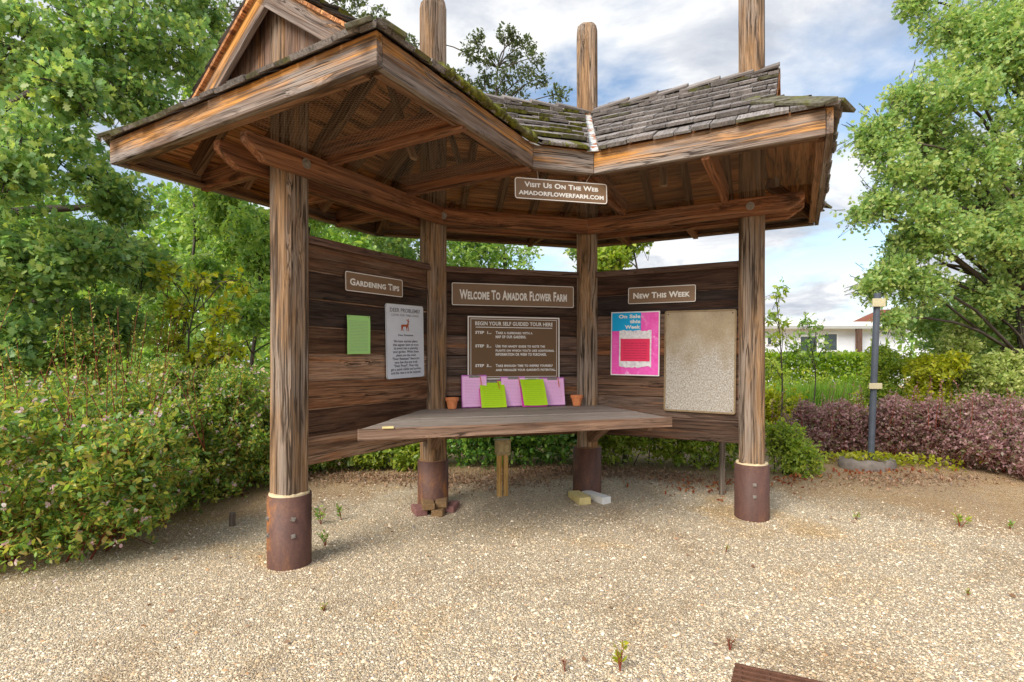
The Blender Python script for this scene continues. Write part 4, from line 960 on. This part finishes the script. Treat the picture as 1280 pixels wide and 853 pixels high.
def limb(mb, a, b, r0, r1, wig=.12, n=6, m=6, sag=0.):
    a, b = V(a), V(b); L = (b - a).length; pts, rad = [], []
    w1, w2 = V(rdir(1)[0]) * wig * L, V(rdir(1)[0]) * wig * L
    for j in range(m + 1):
        t_ = j / m; pts.append(a.lerp(b, t_) + w1 * math.sin(PI * t_) * .6 + w2 * math.sin(2 * PI * t_) * .3 + UP * (sag * math.sin(PI * t_) * L)); rad.append(r0 + (r1 - r0) * t_)
    mb.tube(pts, rad, n); return pts
def tree(name, label, group, base, trunk_top, r, ells, leafmat_, tw, lpt, tl, size, tpl='oval', twig_every=3, cat='tree', twig_r=.006, shell=.4, bias=(0, 0, .25), droop=.15, extra=None, width=1., bark='bark'):
    o = thing(name, label, cat, base, 0, group); B = V(base); mb = MB()
    tp = limb(mb, (0, 0, -.1), V(trunk_top) - B, r, r * .3, .1, 8, 8)
    for e in ells:
        c = V(e[:3]) - B; k = min(range(2, len(tp)), key=lambda j: (tp[j] - c).length + max(0, tp[j].z - c.z + .3) * 3); a = tp[k]
        limb(mb, a, c, r * .34, r * .09 + .004, .12, 5, 6, .05)
    pos, ax, sz, Tw = sprays(ells, tw, lpt, tl, size, bias, droop, shell)
    for st, tip, c in Tw:
        for j in range(0, len(st), twig_every):
            s0 = c * .45 + st[j] * .55
            mb.tube([V(s0) - B, V(st[j]) - B, V(tip[j]) - B], [twig_r * 1.8, twig_r, twig_r * .4], 3, caps=False)
    mb.build('trunk', M[bark], o, smooth=True)
    cr = leaves('crown', pos - np.array(base), ax, sz, tpl, L_[leafmat_], o, width=width)
    return o
def shrub(name, label, group, base, ells, leafmat_, tw, lpt, tl, size, tpl='oval', cat='shrub', stems=9, shell=.35, bias=(0, 0, .35), droop=.1, blossoms=0, bl_size=.022, stemmat='bark', width=1., tall=(), up=.55):
    o = thing(name, label, cat, base, 0, group); B = V(base); nb_ = np.array(base); mb = MB()
    for e in ells:
        c = np.array(e[:3])
        for k in range(max(2, stems // len(ells))):
            tgt = c + rdir(1)[0] * np.array(e[3:6]) * .5; tgt[2] = max(tgt[2], base[2] + .08)
            s0 = (random.uniform(-.12, .12) + (e[0] - base[0]) * .5, random.uniform(-.1, .1) + (e[1] - base[1]) * .5, -.05); limb(mb, s0, V(tgt) - B, .008, .002, .08, 4, 4)
    pos, ax, sz, Tw = sprays(ells, tw, lpt, tl, size, bias, droop, shell)
    for st, tip, c in Tw:
        for j in range(0, len(st), 3): mb.tube([V(c * .3 + st[j] * .7) - B, V(st[j]) - B, V(tip[j]) - B], [.004, .003, .0012], 3, caps=False)
    for (x, y, z0, z1, lx) in tall:                                    # long arching shoots
        pts = limb(mb, V((x, y, z0)) - B, V((x + lx, y + random.uniform(-.1, .1), z1)) - B, .005, .0015, .06, 4, 6)
        q = np.array([pts[int(k)].lerp(pts[min(int(k) + 1, 6)], k % 1) for k in np.linspace(1.5, 5.99, 26)]) + nb_
        pos = np.concatenate([pos, q + rng.normal(0, .012, q.shape)]); ax = np.concatenate([ax, rdir(len(q)) + np.array([0, 0, .3])]); sz = np.concatenate([sz, size * (.7 + .4 * rng.random(len(q)))])
    keep = pos[:, 2] > gz(pos[:, 0], pos[:, 1]) + .01; pos, ax, sz = pos[keep], ax[keep], sz[keep]
    mb.build('stems', M[stemmat], o, smooth=True)
    leaves('foliage', pos - nb_, ax, sz, tpl, L_[leafmat_], o, width=width, up=up)
    if blossoms:
        out = np.concatenate([tip for st, tip, c in Tw]); out = out[out[:, 2] > gz(out[:, 0], out[:, 1]) + .05]; k = rng.choice(len(out), min(blossoms, len(out)), False); b0 = out[k]
        bp = np.repeat(b0, 6, 0) + rng.normal(0, bl_size * .25, (len(b0) * 6, 3)); ba = rdir(len(bp)) + np.array([0, -.4, .4])
        b = leaves('blossoms', bp - nb_, ba, bl_size * (.7 + .5 * rng.random(len(bp))), 'oval', L_['pink'], o, width=1.5); tag(b, kind='stuff')
    return o
def E_(px, py, d, rx, ry, rz, den=1.): return (at(px, d), d, zz(py, d), rx, ry, rz, den)
def scatter_ells(n_, xr, yr, zr, rr, den=(.7, 1.3), flat=.75):
    out = []
    for _ in range(n_):
        r_ = random.uniform(*rr); out.append((random.uniform(*xr), random.uniform(*yr), random.uniform(*zr), r_, r_, r_ * flat, random.uniform(*den) * (r_ / rr[1]) ** 2))
    return out
random.seed(21)
# ---- great oak on the left, close to the yard
el = []
for px, py, d, r_, den in ((20, 60, 6.4, .85, 1.2), (130, 40, 7.0, .8, 1), (60, 190, 6.0, .7, 1), (-60, 260, 5.6, .8, 1), (170, 120, 7.2, .6, .8), (215, 60, 7.6, .7, .8), (20, 330, 5.6, .6, 1), (110, 310, 6.2, .6, 1.0), (60, 420, 6.0, .6, 1), (150, 250, 6.9, .5, .8), (-40, 120, 7.5, 1, 1), (-10, 430, 5.4, .5, 1),
                          (100, -60, 7, .9, 1), (210, -30, 8.2, .9, .8), (-80, -40, 7, 1, 1), (30, -130, 7.5, 1.2, .8), (130, 400, 6.6, .5, .9), (180, 330, 7.2, .45, .7), (-60, 380, 7, .9, 1), (90, 480, 6.9, .5, .8), (10, 210, 5.2, .35, .5), (85, 105, 5.7, .4, .6), (270, 90, 9, .6, .35), (255, 20, 8.6, .55, .5)):
    el.append(E_(px, py, d, r_, r_, r_ * .8, den))
tree('oak_tree', 'large leafy oak filling the left edge, its branches hanging beside the kiosk roof', None, (-7.6, 7.2, .07), (-7.3, 7.4, 7.2), .24, el, 'oak', 210, 16, .36, .074, 'lobed', droop=.3)
# ---- right oak
el = []
for px, py, d, r_, den in ((1240, 60, 7.2, .8, 1), (1160, 130, 7, .5, .6), (1215, 200, 7, .65, 1), (1130, 210, 6.8, .38, .5), (1290, 150, 7.4, .9, 1.2), (1180, 290, 6.9, .5, .9), (1260, 290, 7.1, .7, 1.2), (1150, 355, 7.1, .42, .7), (1225, 370, 7.6, .5, 1), (1300, 390, 8.0, .7, 1.2), (1110, 345, 7.0, .24, .5), (1095, 185, 6.9, .22, .4), (1175, 30, 7.4, .5, .35), (1260, -40, 7.4, .8, .9), (1340, 20, 7.6, 1, 1), (1110, 250, 6.8, .2, .35), (1145, 0, 7.4, .3, .4), (1380, 250, 7.6, 1, 1), (1270, 430, 8.6, .5, .7), (1160, 400, 8.6, .5, .9), (1130, 120, 6.9, .25, .4), (1215, 110, 6.6, .4, .5), (1180, 250, 7.6, .6, .8), (1145, 300, 7.5, .4, .5), *[(random.uniform(1150, 1310), random.uniform(-10, 370), random.uniform(6.8, 8), random.uniform(.3, .5), .5) for _ in range(22)], *[(random.uniform(1075, 1160), random.uniform(60, 400), random.uniform(6.8, 7.2), .17, .3) for _ in range(14)], *[(random.uniform(1190, 1330), random.uniform(270, 450), random.uniform(8.0, 8.8), .5, .9) for _ in range(18)]):
    el.append(E_(px, py, d, r_, r_, r_ * .75, den))
tree('oak_tree', 'pale green oak at the right edge with thin twigs reaching left into the sky', None, (7.9, 7.9, .07), (7.7, 8.0, 6.2), .085, el, 'oak2', 190, 16, .36, .052, 'lobed', droop=.1, twig_r=.003)
# ---- slimmer trees behind the left wall
def grove(px, d, ztop, rcan, n_, mat, label, den=1., name='tree', tw=150, lpt=14, size=.085, tl=.4, spread=1., zlow=1.4, r=.05, shell=.3):
    x = at(px, d); el_ = []
    for k in range(n_):
        f = k / max(1, n_ - 1); z = zlow + (ztop - zlow) * f; w = rcan * spread * (1 - .55 * f)
        rr = rcan * random.uniform(.34, .55); el_.append((x + random.uniform(-w, w), d + random.uniform(-w, w) * .8, z, rr, rr, rr * .75, den * random.uniform(.7, 1.2)))
    return tree(name, label, 'slender trees behind the kiosk', (x, d, .07), (x + random.uniform(-.3, .3), d, ztop - .3), r, el_, mat, tw, lpt, tl, size, 'oval', twig_every=4)
grove(235, 11.5, 7.2, 1.5, 11, 'mid', 'slender dark green tree rising between the left oak and the gable', .8)
grove(310, 10.2, 4.9, 1.3, 10, 'mid', 'slender tree with grey trunk just left of the front left post', .9)
grove(395, 12.5, 5.6, 1.5, 10, 'mid', 'tree seen through the gap above the left wall, nearest the front left post', .9)
grove(490, 12.5, 5.6, 1.4, 10, 'oak', 'lighter tree seen through the gap above the left wall, by the second post', .9)
grove(612, 13.5, 5.2, 1.9, 18, 'mid', 'tree seen above the middle wall near the second post', .8)
grove(745, 13.0, 4.8, 1.0, 11, 'oak', 'low tree seen above the middle wall beside the third post', .8)
grove(775, 11.5, 4.05, .95, 9, 'light', 'bright yellow green tree seen above the right wall', 1.2, zlow=1.6)
# ---- sparse crown above the ridge
el = []
for px, py in ((570, 95), (585, 68), (600, 50), (612, 75), (628, 42), (645, 48), (660, 55), (668, 72), (640, 75), (630, 95), (655, 92), (675, 98), (605, 100), (590, 108), (620, 115), (650, 115), (515, 55), (560, 115), (700, 118)):
    el.append(E_(px + random.uniform(-4, 4), py, 15 + random.uniform(-.6, .6), .36, .36, .3, 1.))
tree('tree', 'tall sparse tree whose open crown shows above the mossy ridge', 'slender trees behind the kiosk', (at(625, 15), 15, .07), (at(622, 15), 15, zz(85, 15)), .07, el, 'greyoak', 25, 10, .3, .08, 'oval', twig_every=2, twig_r=.007)
el = [E_(px, py, 14, .4, .4, .35, 1.) for px, py in ((430, 15), (455, 30), (410, -10), (390, 20), (445, -5), (470, 20), (350, 40), (300, 60), (330, -20), (275, 110), (290, 10))]
tree('tree', 'tall thin tree whose twigs show behind the gable top', 'slender trees behind the kiosk', (at(380, 14), 14, .07), (at(370, 14), 14, zz(20, 14)), .08, el, 'greyoak', 25, 10, .32, .08, 'oval', twig_every=2, twig_r=.007)
# ---- yellow sapling in front of the grove
el = [E_(px, py, 6.6, .22, .22, .2, dn) for px, py, dn in ((225, 385, 1), (250, 350, .7), (280, 390, 1), (210, 345, .6), (215, 420, 1), (265, 430, 1), (300, 350, .5), (240, 450, 1.1), (290, 440, .9))]
tree('sapling', 'yellow green young sapling standing among the left shrubs', None, (at(250, 6.6), 6.6, .07), (at(250, 6.6), 6.6, zz(370, 6.6)), .022, el, 'yel', 20, 9, .26, .075, 'oval', twig_every=1, twig_r=.004, cat='sapling')
# ---- saplings right of the kiosk against the sky
for lab, pts, d, mt in (('slim sapling close to the right post, in front of the white building', ((965, 395), (975, 365), (968, 425), (978, 410), (962, 450)), 8.0, 'light'), ('wispy sapling in front of the white building windows', ((1010, 400), (1003, 425), (1020, 415), (1012, 445), (995, 440), (1030, 430)), 8.6, 'mid')):
    el = [E_(px, py, d, .16, .16, .2, 1.) for px, py in pts]; px0 = sum(p_[0] for p_ in pts) / len(pts)
    tree('sapling', lab, None, (at(px0, d), d, .07), (at(px0, d), d, zz(pts[1][1], d)), .016, el, mt, 9, 9, .26, .06, 'oval', twig_every=1, twig_r=.003, cat='sapling')

# ---- abelia shrubs with pink flowers along the left edge
AB = 'flowering shrubs along the left edge'
ab = [('flowering shrub at the left frame edge, nearest the camera, many pale pink flowers', -3.3, 3.75, .95, 1.0, 150),
      ('dark green flowering shrub behind the nearest one at the left edge', -4.1, 4.9, 1.1, 1.35, 120),
      ('flowering shrub with tall red shoots midway along the left edge', -3.15, 4.95, .8, .95, 130),
      ('yellowish flowering shrub in front of the sapling', -3.1, 5.9, .85, 1.05, 130),
      ('loose flowering shrub just left of the front left post', -2.45, 6.35, .8, 1.05, 120),
      ('tall rear shrub under the oak branches', -4.3, 6.3, 1.0, 1.5, 60)]
for lab, x, y, r_, hh, nb_ in ab:
    el = [(x, y, hh * .38, r_ * .9, r_ * .75, hh * .42, 1.0)]
    for k in range(9): q_ = random.uniform(.22, .5); el.append((x + random.uniform(-.75, .75) * r_, y + random.uniform(-.6, .6) * r_, hh * random.uniform(.25, 1.05), r_ * q_, r_ * q_, hh * q_ * .7, .5))
    tall = [(x + random.uniform(-.7, .7) * r_, y + random.uniform(-.3, .4), hh * .6, hh * random.uniform(1.1, 1.5), random.uniform(-.3, .3)) for _ in range(18)]
    shrub('flowering_shrub', lab, AB, (x, y, gh(x, y)), el, 'abelia', 420, 20, .24, .034, 'oval', blossoms=int(nb_ * 2.6), stemmat='redstem', tall=tall, stems=14, bl_size=.026)
# ---- green shrubs behind and below the walls
GB = 'green shrubs behind the walls'
for lab, px, d, r_, hh, mt, sz in (('low glossy shrub seen under the left wall by the front left post', 415, 6.5, .75, .95, 'light', .04), ('low yellow green shrub under the left wall by the second post', 490, 6.5, .7, .95, 'light', .04), ('dark glossy shrub behind the outlet box', 605, 6.6, .75, 1.0, 'glossy', .045),
                                   ('dark glossy shrub between the outlet box and third post', 690, 6.7, .75, 1.0, 'glossy', .045), ('bright green shrub right of the third post', 780, 6.7, .75, 1.0, 'light', .045), ('glossy shrub behind the thin grey stake', 875, 6.5, .75, .9, 'light', .042),
                                   ('large shrub hidden behind the walls, dark leaves', 740, 8.4, 1.0, 1.2, 'glossy', .05), ('broad shrub behind the left wall', 540, 8.4, 1.1, 1.2, 'mid', .05), ('broad shrub behind the left wall near the grove', 400, 8.6, 1.2, 1.4, 'mid', .06)):
    x = at(px, d); el = [(x, d, hh * .5, r_, r_ * .7, hh * .5, 1.2)] + [(x + random.uniform(-.6, .6) * r_, d + random.uniform(-.4, .4) * r_, hh * random.uniform(.3, .85), r_ * .4, r_ * .4, hh * .3, .5) for _ in range(4)]
    shrub('shrub', lab, GB, (x, d, .07), el, mt, 330, 16, .2, sz, 'oval', stems=8)
# ---- bush at the right post, barberries, pale bushes, hedge
x, d = at(985, 6.1), 6.1; el = [(x, d, .35, .28, .3, .35, 1.2), (x + .12, d - .1, .25, .25, .25, .25, .8), (x - .05, d + .1, .5, .2, .2, .2, .7)]
shrub('shrub', 'rounded fresh green bush just right of the right post', None, (x, d, .07), el, 'light', 170, 15, .16, .032, 'oval')
BBs = 'purple barberry shrubs on the right'
for lab, px, d, r_, hh in (('purple barberry shrub behind the round green bush by the right post', 1010, 7.2, .5, .72), ('purple barberry shrub left of the grey pole', 1055, 7.3, .5, .8), ('purple barberry shrub directly right of the grey pole', 1125, 7.0, .55, .82), ('tall purple barberry shrub with upright shoots, second from the right edge', 1195, 6.6, .6, .86), ('purple barberry shrub at the right frame edge', 1270, 6.1, .65, .82), ('purple barberry shrub partly outside the right frame edge', 1335, 5.6, .6, .75)):
    hh *= 1.03
    x = at(px, d); el = [(x, d, hh * .48, r_, r_ * .75, hh * .5, 1.2)] + [(x + random.uniform(-.7, .7) * r_, d + random.uniform(-.5, .4) * r_, hh * random.uniform(.4, .9), r_ * .35, r_ * .35, hh * .25, .5) for _ in range(6)]
    tall = [(x + random.uniform(-.8, .8) * r_, d + random.uniform(-.3, .3), hh * .6, hh * random.uniform(1.0, 1.3), random.uniform(-.12, .12)) for _ in range(10)]
    shrub('barberry_shrub', lab, BBs, (x, d, .07), el, 'barb', 300, 18, .2, .03, 'oval', tall=tall, stemmat='redstem', stems=10, up=.2)
PL = 'pale green bushes under the right oak'
for lab, px, py, d, r_, mt in (('pale variegated bush under the right oak, at the frame edge', 1240, 465, 7.4, .55, 'pale'), ('yellow green bush right of the grey pole, behind the barberries', 1165, 462, 7.5, .45, 'yg'), ('pale bush topmost under the right oak twigs', 1195, 430, 7.8, .45, 'pale'), ('green bush behind the grey pole', 1112, 455, 8.2, .5, 'light'), ('tall dark bush under the right oak', 1310, 425, 8.6, .8, 'mid'), ('tall green bush filling the space under the right oak crown', 1255, 395, 9.6, .85, 'mid')):
    x, z = at(px, d), zz(py, d); el = [(x, d, z * .5, r_, r_ * .8, z * .5, 1.2), (x, d, z, r_ * .8, r_ * .8, r_ * .5, 1)] + [(x + random.uniform(-.7, .7) * r_, d + random.uniform(-.4, .4) * r_, z * random.uniform(.5, 1.15), r_ * .4, r_ * .4, r_ * .3, .5) for _ in range(5)]
    shrub('bush', lab, PL, (x, d, .07), el, mt, 170, 14, .22, .045, 'oval', stems=8)
# clipped hedge
x0, x1, d = at(900, 14), at(1110, 14), 14.; o = thing('hedge', 'long clipped yellow green hedge in front of the white building', 'hedge', ((x0 + x1) / 2, d, .07))
N = 15000; p_ = np.stack([rng.uniform(x0, x1, N), d + rng.uniform(-.5, .5, N), .1 + (zz(446, d) - .1) * rng.random(N) ** .6], 1); p_[:, 2] += .05 * np.sin(p_[:, 0] * 3); top_ = rng.random(N) < .3; p_[top_, 2] = zz(446, d) + rng.normal(0, .04, top_.sum())
leaves('foliage', p_ - np.array(o.location), rdir(N) + np.array([0, -.3, .5]), .09 * (.7 + .6 * rng.random(N)), 'oval', L_['hedge'], o)
mb = MB()
for k in range(30): limb(mb, (x0 + (x1 - x0) * k / 29 - o.location.x, 0, 0), (x0 + (x1 - x0) * k / 29 - o.location.x + random.uniform(-.1, .1), random.uniform(-.2, .2), 1.2), .02, .006, .08, 4, 4)
mb.build('stems', M['bark'], o)
for lab, px, d_, hh, r_, mt in (('yellow green low shrub behind the barberries near the right post', 975, 9.0, 1.0, .6, 'yg'), ('mid green low shrub in front of the clipped hedge', 1000, 11.5, 1.25, .9, 'light'), ('yellow low shrub behind the grey pole foot', 1060, 8.2, .72, .5, 'yg'), ('light shrub in front of the hedge behind the pole', 1085, 11, 1.2, .8, 'hedge'), ('low yellow green shrub next to the tall grass', 1020, 8.3, .68, .5, 'yg')):
    x = at(px, d_); el = [(x, d_, hh * .5, r_, r_ * .7, hh * .5, 1.2)] + [(x + random.uniform(-.6, .6) * r_, d_ + random.uniform(-.3, .3), hh * random.uniform(.5, .95), r_ * .35, r_ * .35, hh * .2, .4) for _ in range(3)]
    shrub('shrub', lab, 'low shrubs by the hedge', (x, d_, .07), el, mt, 130, 12, .2, .05, 'oval')
def blades(name, x0, x1, y0, y1, N, h0, h1, mat='grass'):
    p_ = np.stack([rng.uniform(x0, x1, N), rng.uniform(y0, y1, N), np.full(N, .06)], 1)
    return leaves(name, p_, rng.normal(0, .16, (N, 3)) + np.array([0, 0, 1]), rng.uniform(h0, h1, N), 'blade', L_[mat], width=.45)
tag(blades('tall_grass', at(975, 9.4), at(1095, 9.4), 9.2, 10.0, 2600, .6, 1.0), kind='stuff')
# low yellow green ground cover at the bed edges, in the planter and under the barberries
def cover(name, pts, N, size, mat, hgt=.08, rad=.25):
    P_, = [np.array(pts)]; c = P_[rng.integers(0, len(P_), N)]; q_ = c + np.stack([rng.normal(0, rad, N), rng.normal(0, rad * .5, N), np.zeros(N)], 1); q_[:, 2] = gz(q_[:, 0], q_[:, 1]) + rng.random(N) * hgt
    return leaves(name, q_, rdir(N) + np.array([0, 0, .5]), size * (.7 + .6 * rng.random(N)), 'oval', L_[mat])
gp = lambda px, py: tuple(ground_at(px, py))
tag(cover('ground_cover', [gp(*q_) for q_ in ((1055, 578), (1120, 580), (1150, 583), (1118, 584), (1052, 580), (1176, 588))], 520, .05, 'yg', .13, .16), kind='stuff')
tag(cover('dry_leaves', [gp(*q_) for q_ in ((980, 600), (1010, 598), (1060, 592), (1100, 592), (1140, 592), (900, 606), (860, 612), (930, 610))], 330, .045, 'red', .02, .25), kind='stuff')
tag(cover('leaf_litter', [gp(*q_) for q_ in ((400, 596), (450, 600), (520, 598), (600, 600), (660, 594), (690, 590), (720, 588), (760, 592), (800, 594), (850, 600), (640, 606), (560, 604), (1180, 600), (1100, 604))], 6500, .03, 'litter', .03, .32), kind='stuff')
tag(cover('fallen_petals', [gp(*q_) for q_ in ((60, 730), (130, 695), (200, 665), (260, 645), (310, 622))], 130, .018, 'pink', .012, .14), kind='stuff')
p_ = np.stack([rng.uniform(-3.2, 3.6, 230), rng.uniform(1.6, 5.2, 230), np.zeros(230)], 1); p_[:, 2] = gz(p_[:, 0], p_[:, 1]) + .012
tag(leaves('scattered_leaves', p_, rdir(230) * np.array([1, 1, .2]), .024 * (.4 + 1.3 * rng.random(230)), 'oval', L_['litter']), kind='stuff')
lf = np.array([(.28 * math.cos(a_) * r_, .22 * math.sin(a_) * r_ + .05, .10 + .05 * random.random()) for a_, r_ in [(random.uniform(0, 6.28), random.uniform(.4, 1.1)) for _ in range(160)]])
leaves('yellow_leaves', lf, rdir(160) + np.array([0, 0, .4]), .06 * (.7 + .5 * rng.random(160)), 'oval', L_['yg'], planter)
# weeds in the gravel
WG = 'weeds sprouting in the gravel'
for px, py, hh, mt, lab in ((401, 655, .16, 'mid', 'pale weed beside the front left post, rear one'), (427, 650, .12, 'mid', 'small weed right of the front left post, farther one'), (407, 682, .12, 'mid', 'pale weed beside the front left post sleeve, nearer one'), (405, 765, .05, 'light', 'tiny green weed in the gravel below the front left post'),
                           (907, 690, .05, 'light', 'tiny weed in front of the right post'), (1200, 660, .14, 'light', 'largest weed tuft in the right gravel'), (1262, 662, .09, 'mid', 'small weed near the right frame edge'), (775, 838, .12, 'yg', 'reddish stemmed weed at the bottom centre right'), (912, 812, .07, 'litter', 'thin brown weed above the slatted mat'),
                           (1210, 745, .05, 'light', 'small low weed in the right gravel, below the tuft'), (1070, 650, .07, 'mid', 'small weed below the planter ring'), (706, 838, .05, 'litter', 'brown dry weed at the bottom centre')):
    q = ground_at(px, py); o = thing('weed', lab, 'weed', q, 0, WG); mb = MB(); k = 16; LP, LA = [], []
    for s in range(4):
        tp_ = V((random.uniform(-.4, .4) * hh, random.uniform(-.4, .4) * hh, hh * random.uniform(.6, 1))); mb.tube([(0, 0, -.01), tp_ * .5 + V((0, 0, .01)), tp_], [.003, .002, .001], 4)
        for j in range(7): f_ = random.uniform(.25, 1); LP.append(tp_ * f_); LA.append((random.uniform(-1, 1), random.uniform(-1, 1), random.uniform(.1, 1)))
    mb.build('stem', M['redstem'], o); leaves('leaves', np.array(LP), np.array(LA), hh * .3 * (.7 + .5 * rng.random(len(LP))), 'oval', L_[mt], o, width=.7)
# ---- far wood closing the view
N = 60000; fx = rng.uniform(-24, 5.6, N); fy = 20 + rng.uniform(0, 3, N); hmax = 3.4 + 1.0 * np.sin(fx * .9) + .7 * np.sin(fx * 2.3 + 1) + np.clip((-fx - 1.5) * .8, -1, 3.4)
fz = hmax * rng.random(N) ** .7
tag(leaves('far_woodland', np.stack([fx, fy, fz], 1), rdir(N) + np.array([0, -.2, .3]), .3 * (.6 + .7 * rng.random(N)), 'oval', L_['mid']), kind='stuff')
N = 9000; fx = rng.uniform(14.5, 34, N); fy = 18 + rng.uniform(0, 3, N); hmax = 2.6 + .8 * np.sin(fx * .9); fz = hmax * rng.random(N) ** .7
tag(leaves('far_shrubbery', np.stack([fx, fy, fz], 1), rdir(N) + np.array([0, -.2, .3]), .28 * (.6 + .7 * rng.random(N)), 'oval', L_['mid']), kind='stuff')

# ================================================================ BUILDINGS BEHIND
o = thing('white_building', 'long low white building with flat grey eave behind the hedge', 'building', (14, 26, 0))
xa_, xb_ = at(930, 26) - 14, at(1130, 26) - 14; zt_ = zz(412, 26)
mb = MB(); mb.board((xa_, 1.5, zt_ / 2 - .1), (xb_, 1.5, zt_ / 2 - .1), (0, 1.5, 0), (0, 0, zt_ / 2 + .1)); mb.build('wall', M['bwall'], o)
mb = MB(); mb.board((xa_ - .3, 1.4, zt_ + .17), (xb_ + .3, 1.4, zt_ + .17), (0, 1.9, 0), (0, 0, .17)); r_o = mb.build('roof', M['btrim'], o)
mb = MB(); mb.board((xa_ - .28, -.52, zt_ + .08), (xb_ + .28, -.52, zt_ + .08), (0, .02, 0), (0, 0, .07)); mb.build('eave_band', M['bgrey'], r_o)
for pa, pb, ya_, yb_ in ((957, 965, 418, 432), (998, 1022, 419, 446), (1028, 1047, 416, 440)):
    xw0, xw1 = at(pa, 26) - 14, at(pb, 26) - 14; z0_, z1_ = zz(yb_, 26), zz(ya_, 26)
    mb = MB(); mb.board((xw0, -.03, (z0_ + z1_) / 2), (xw1, -.03, (z0_ + z1_) / 2), (0, .03, 0), (0, 0, (z1_ - z0_) / 2)); wi = mb.build('window', M['btrim'], o)
    mb = MB(); mb.board((xw0 + .08, -.065, (z0_ + z1_) / 2), (xw1 - .08, -.065, (z0_ + z1_) / 2), (0, .004, 0), (0, 0, (z1_ - z0_) / 2 - .08)); mb.build('pane', M['glass'], wi)
xw0, xw1 = at(1063, 26) - 14, at(1069, 26) - 14; mb = MB(); mb.board(((xw0 + xw1) / 2, -.45, 0), ((xw0 + xw1) / 2, -.45, zt_), ((xw1 - xw0) / 2, 0, 0), (0, .08, 0)); mb.build('porch_post', M['rail'], o)
o = thing('red_roof_house', 'house with a red tiled hip roof far behind the white building', 'house', (at(1160, 36), 38, 0))
zr0, zr1 = zz(409, 36), zz(382, 36); mb = MB()
mb.add([(-3, -2, zr0), (4, -2, zr0), (4, 4, zr0), (-3, 4, zr0), (-1.2, 1, zr1), (2.5, 1, zr1)], [(0, 1, 5, 4), (1, 2, 5), (2, 3, 4, 5), (3, 0, 4), (3, 2, 1, 0)]); mb.build('roof', M['redroof'], o)
mb = MB(); mb.board((-2.7, 1, zr0 / 2), (3.7, 1, zr0 / 2), (0, 2.7, 0), (0, 0, zr0 / 2 - .005)); mb.build('wall', M['bwall'], o)

# ================================================================ SKY, SUN, CAMERA
SUN_EL, SUN_AZ = R(39), R(-28)       # azimuth of the sun seen from the yard: behind the camera's left shoulder
sd = V((-math.sin(R(40)) * math.cos(SUN_EL), -math.cos(R(40)) * math.cos(SUN_EL), math.sin(SUN_EL)))
w = bpy.data.worlds.new('World'); sc.world = w; w.use_nodes = True; nt = w.node_tree; nt.nodes.clear()
class WT(NT):
    def __init__(s, tree): s.t = tree; s.out = s.n('ShaderNodeOutputWorld')
t = WT(nt)
sky = t.n('ShaderNodeTexSky', sky_type='NISHITA'); sky.sun_disc = False; sky.sun_elevation = SUN_EL; sky.sun_rotation = math.atan2(sd.x, sd.y); sky.air_density = 1.0; sky.dust_density = 1.0; sky.ozone_density = 1.5
gv = t.n('ShaderNodeTexCoord').outputs['Generated']; sx = t.n('ShaderNodeSeparateXYZ'); t.l(gv, sx.inputs[0])
zc = t.math('ADD', t.math('MAXIMUM', sx.outputs[2], 0.0), .22); cb = t.n('ShaderNodeCombineXYZ')
t.l(t.math('DIVIDE', sx.outputs[0], zc), cb.inputs[0]); t.l(t.math('DIVIDE', sx.outputs[1], zc), cb.inputs[1]); cb.inputs[2].default_value = 3.4
c1 = t.noise(cb.outputs[0], 1.5, 7, .56, .25); c2 = t.noise(cb.outputs[0], 2.3, 8, .6, .45, (1, 1, 1.7))
amt = t.ramp(c1, [(.40, 0), (.55, 1)]); shade = t.ramp(c2, [(.34, (2.5, 2.75, 3.2)), (.47, (3.7, 3.85, 4.15)), (.56, (4.9, 4.95, 5.0)), (.66, (5.3, 5.3, 5.25))])
cc = t.mix(amt, t.mix(1.0, sky.outputs[0], (1.15, 1.1, 1.02), 'MULTIPLY'), shade)
bg = t.n('ShaderNodeBackground', Strength=.12); t.l(cc, bg.inputs[0]); t.l(bg.outputs[0], t.out.inputs[0])
sl_ = bpy.data.lights.new('sun', 'SUN'); sl_.energy = 2.6; sl_.angle = R(34); sl_.color = (1, .95, .87)
so = bpy.data.objects.new('sun', sl_); col.objects.link(so); so.rotation_euler = (-sd).to_track_quat('-Z', 'Y').to_euler()
cd = bpy.data.cameras.new('camera'); co = bpy.data.objects.new('camera', cd); col.objects.link(co)
cd.sensor_width = 36; cd.lens = F / 1280 * 36; cd.shift_y = (HY - 426.5) / 1280; cd.clip_end = 1000; cd.clip_start = .05
co.location = (0, 0, CZ); co.rotation_euler = (R(90), 0, 0); sc.camera = co
sc.render.engine = 'CYCLES'; cy = sc.cycles; cy.max_bounces = 8; cy.diffuse_bounces = 5; cy.transmission_bounces = 4; cy.transparent_max_bounces = 4; cy.use_denoising = True
try: cy.denoiser = 'OPENIMAGEDENOISE'
except Exception: pass
vs_ = sc.view_settings; vs_.view_transform = 'Standard'; vs_.look = 'None'; vs_.exposure = .82; vs_.gamma = 1; vs_.use_curve_mapping = False
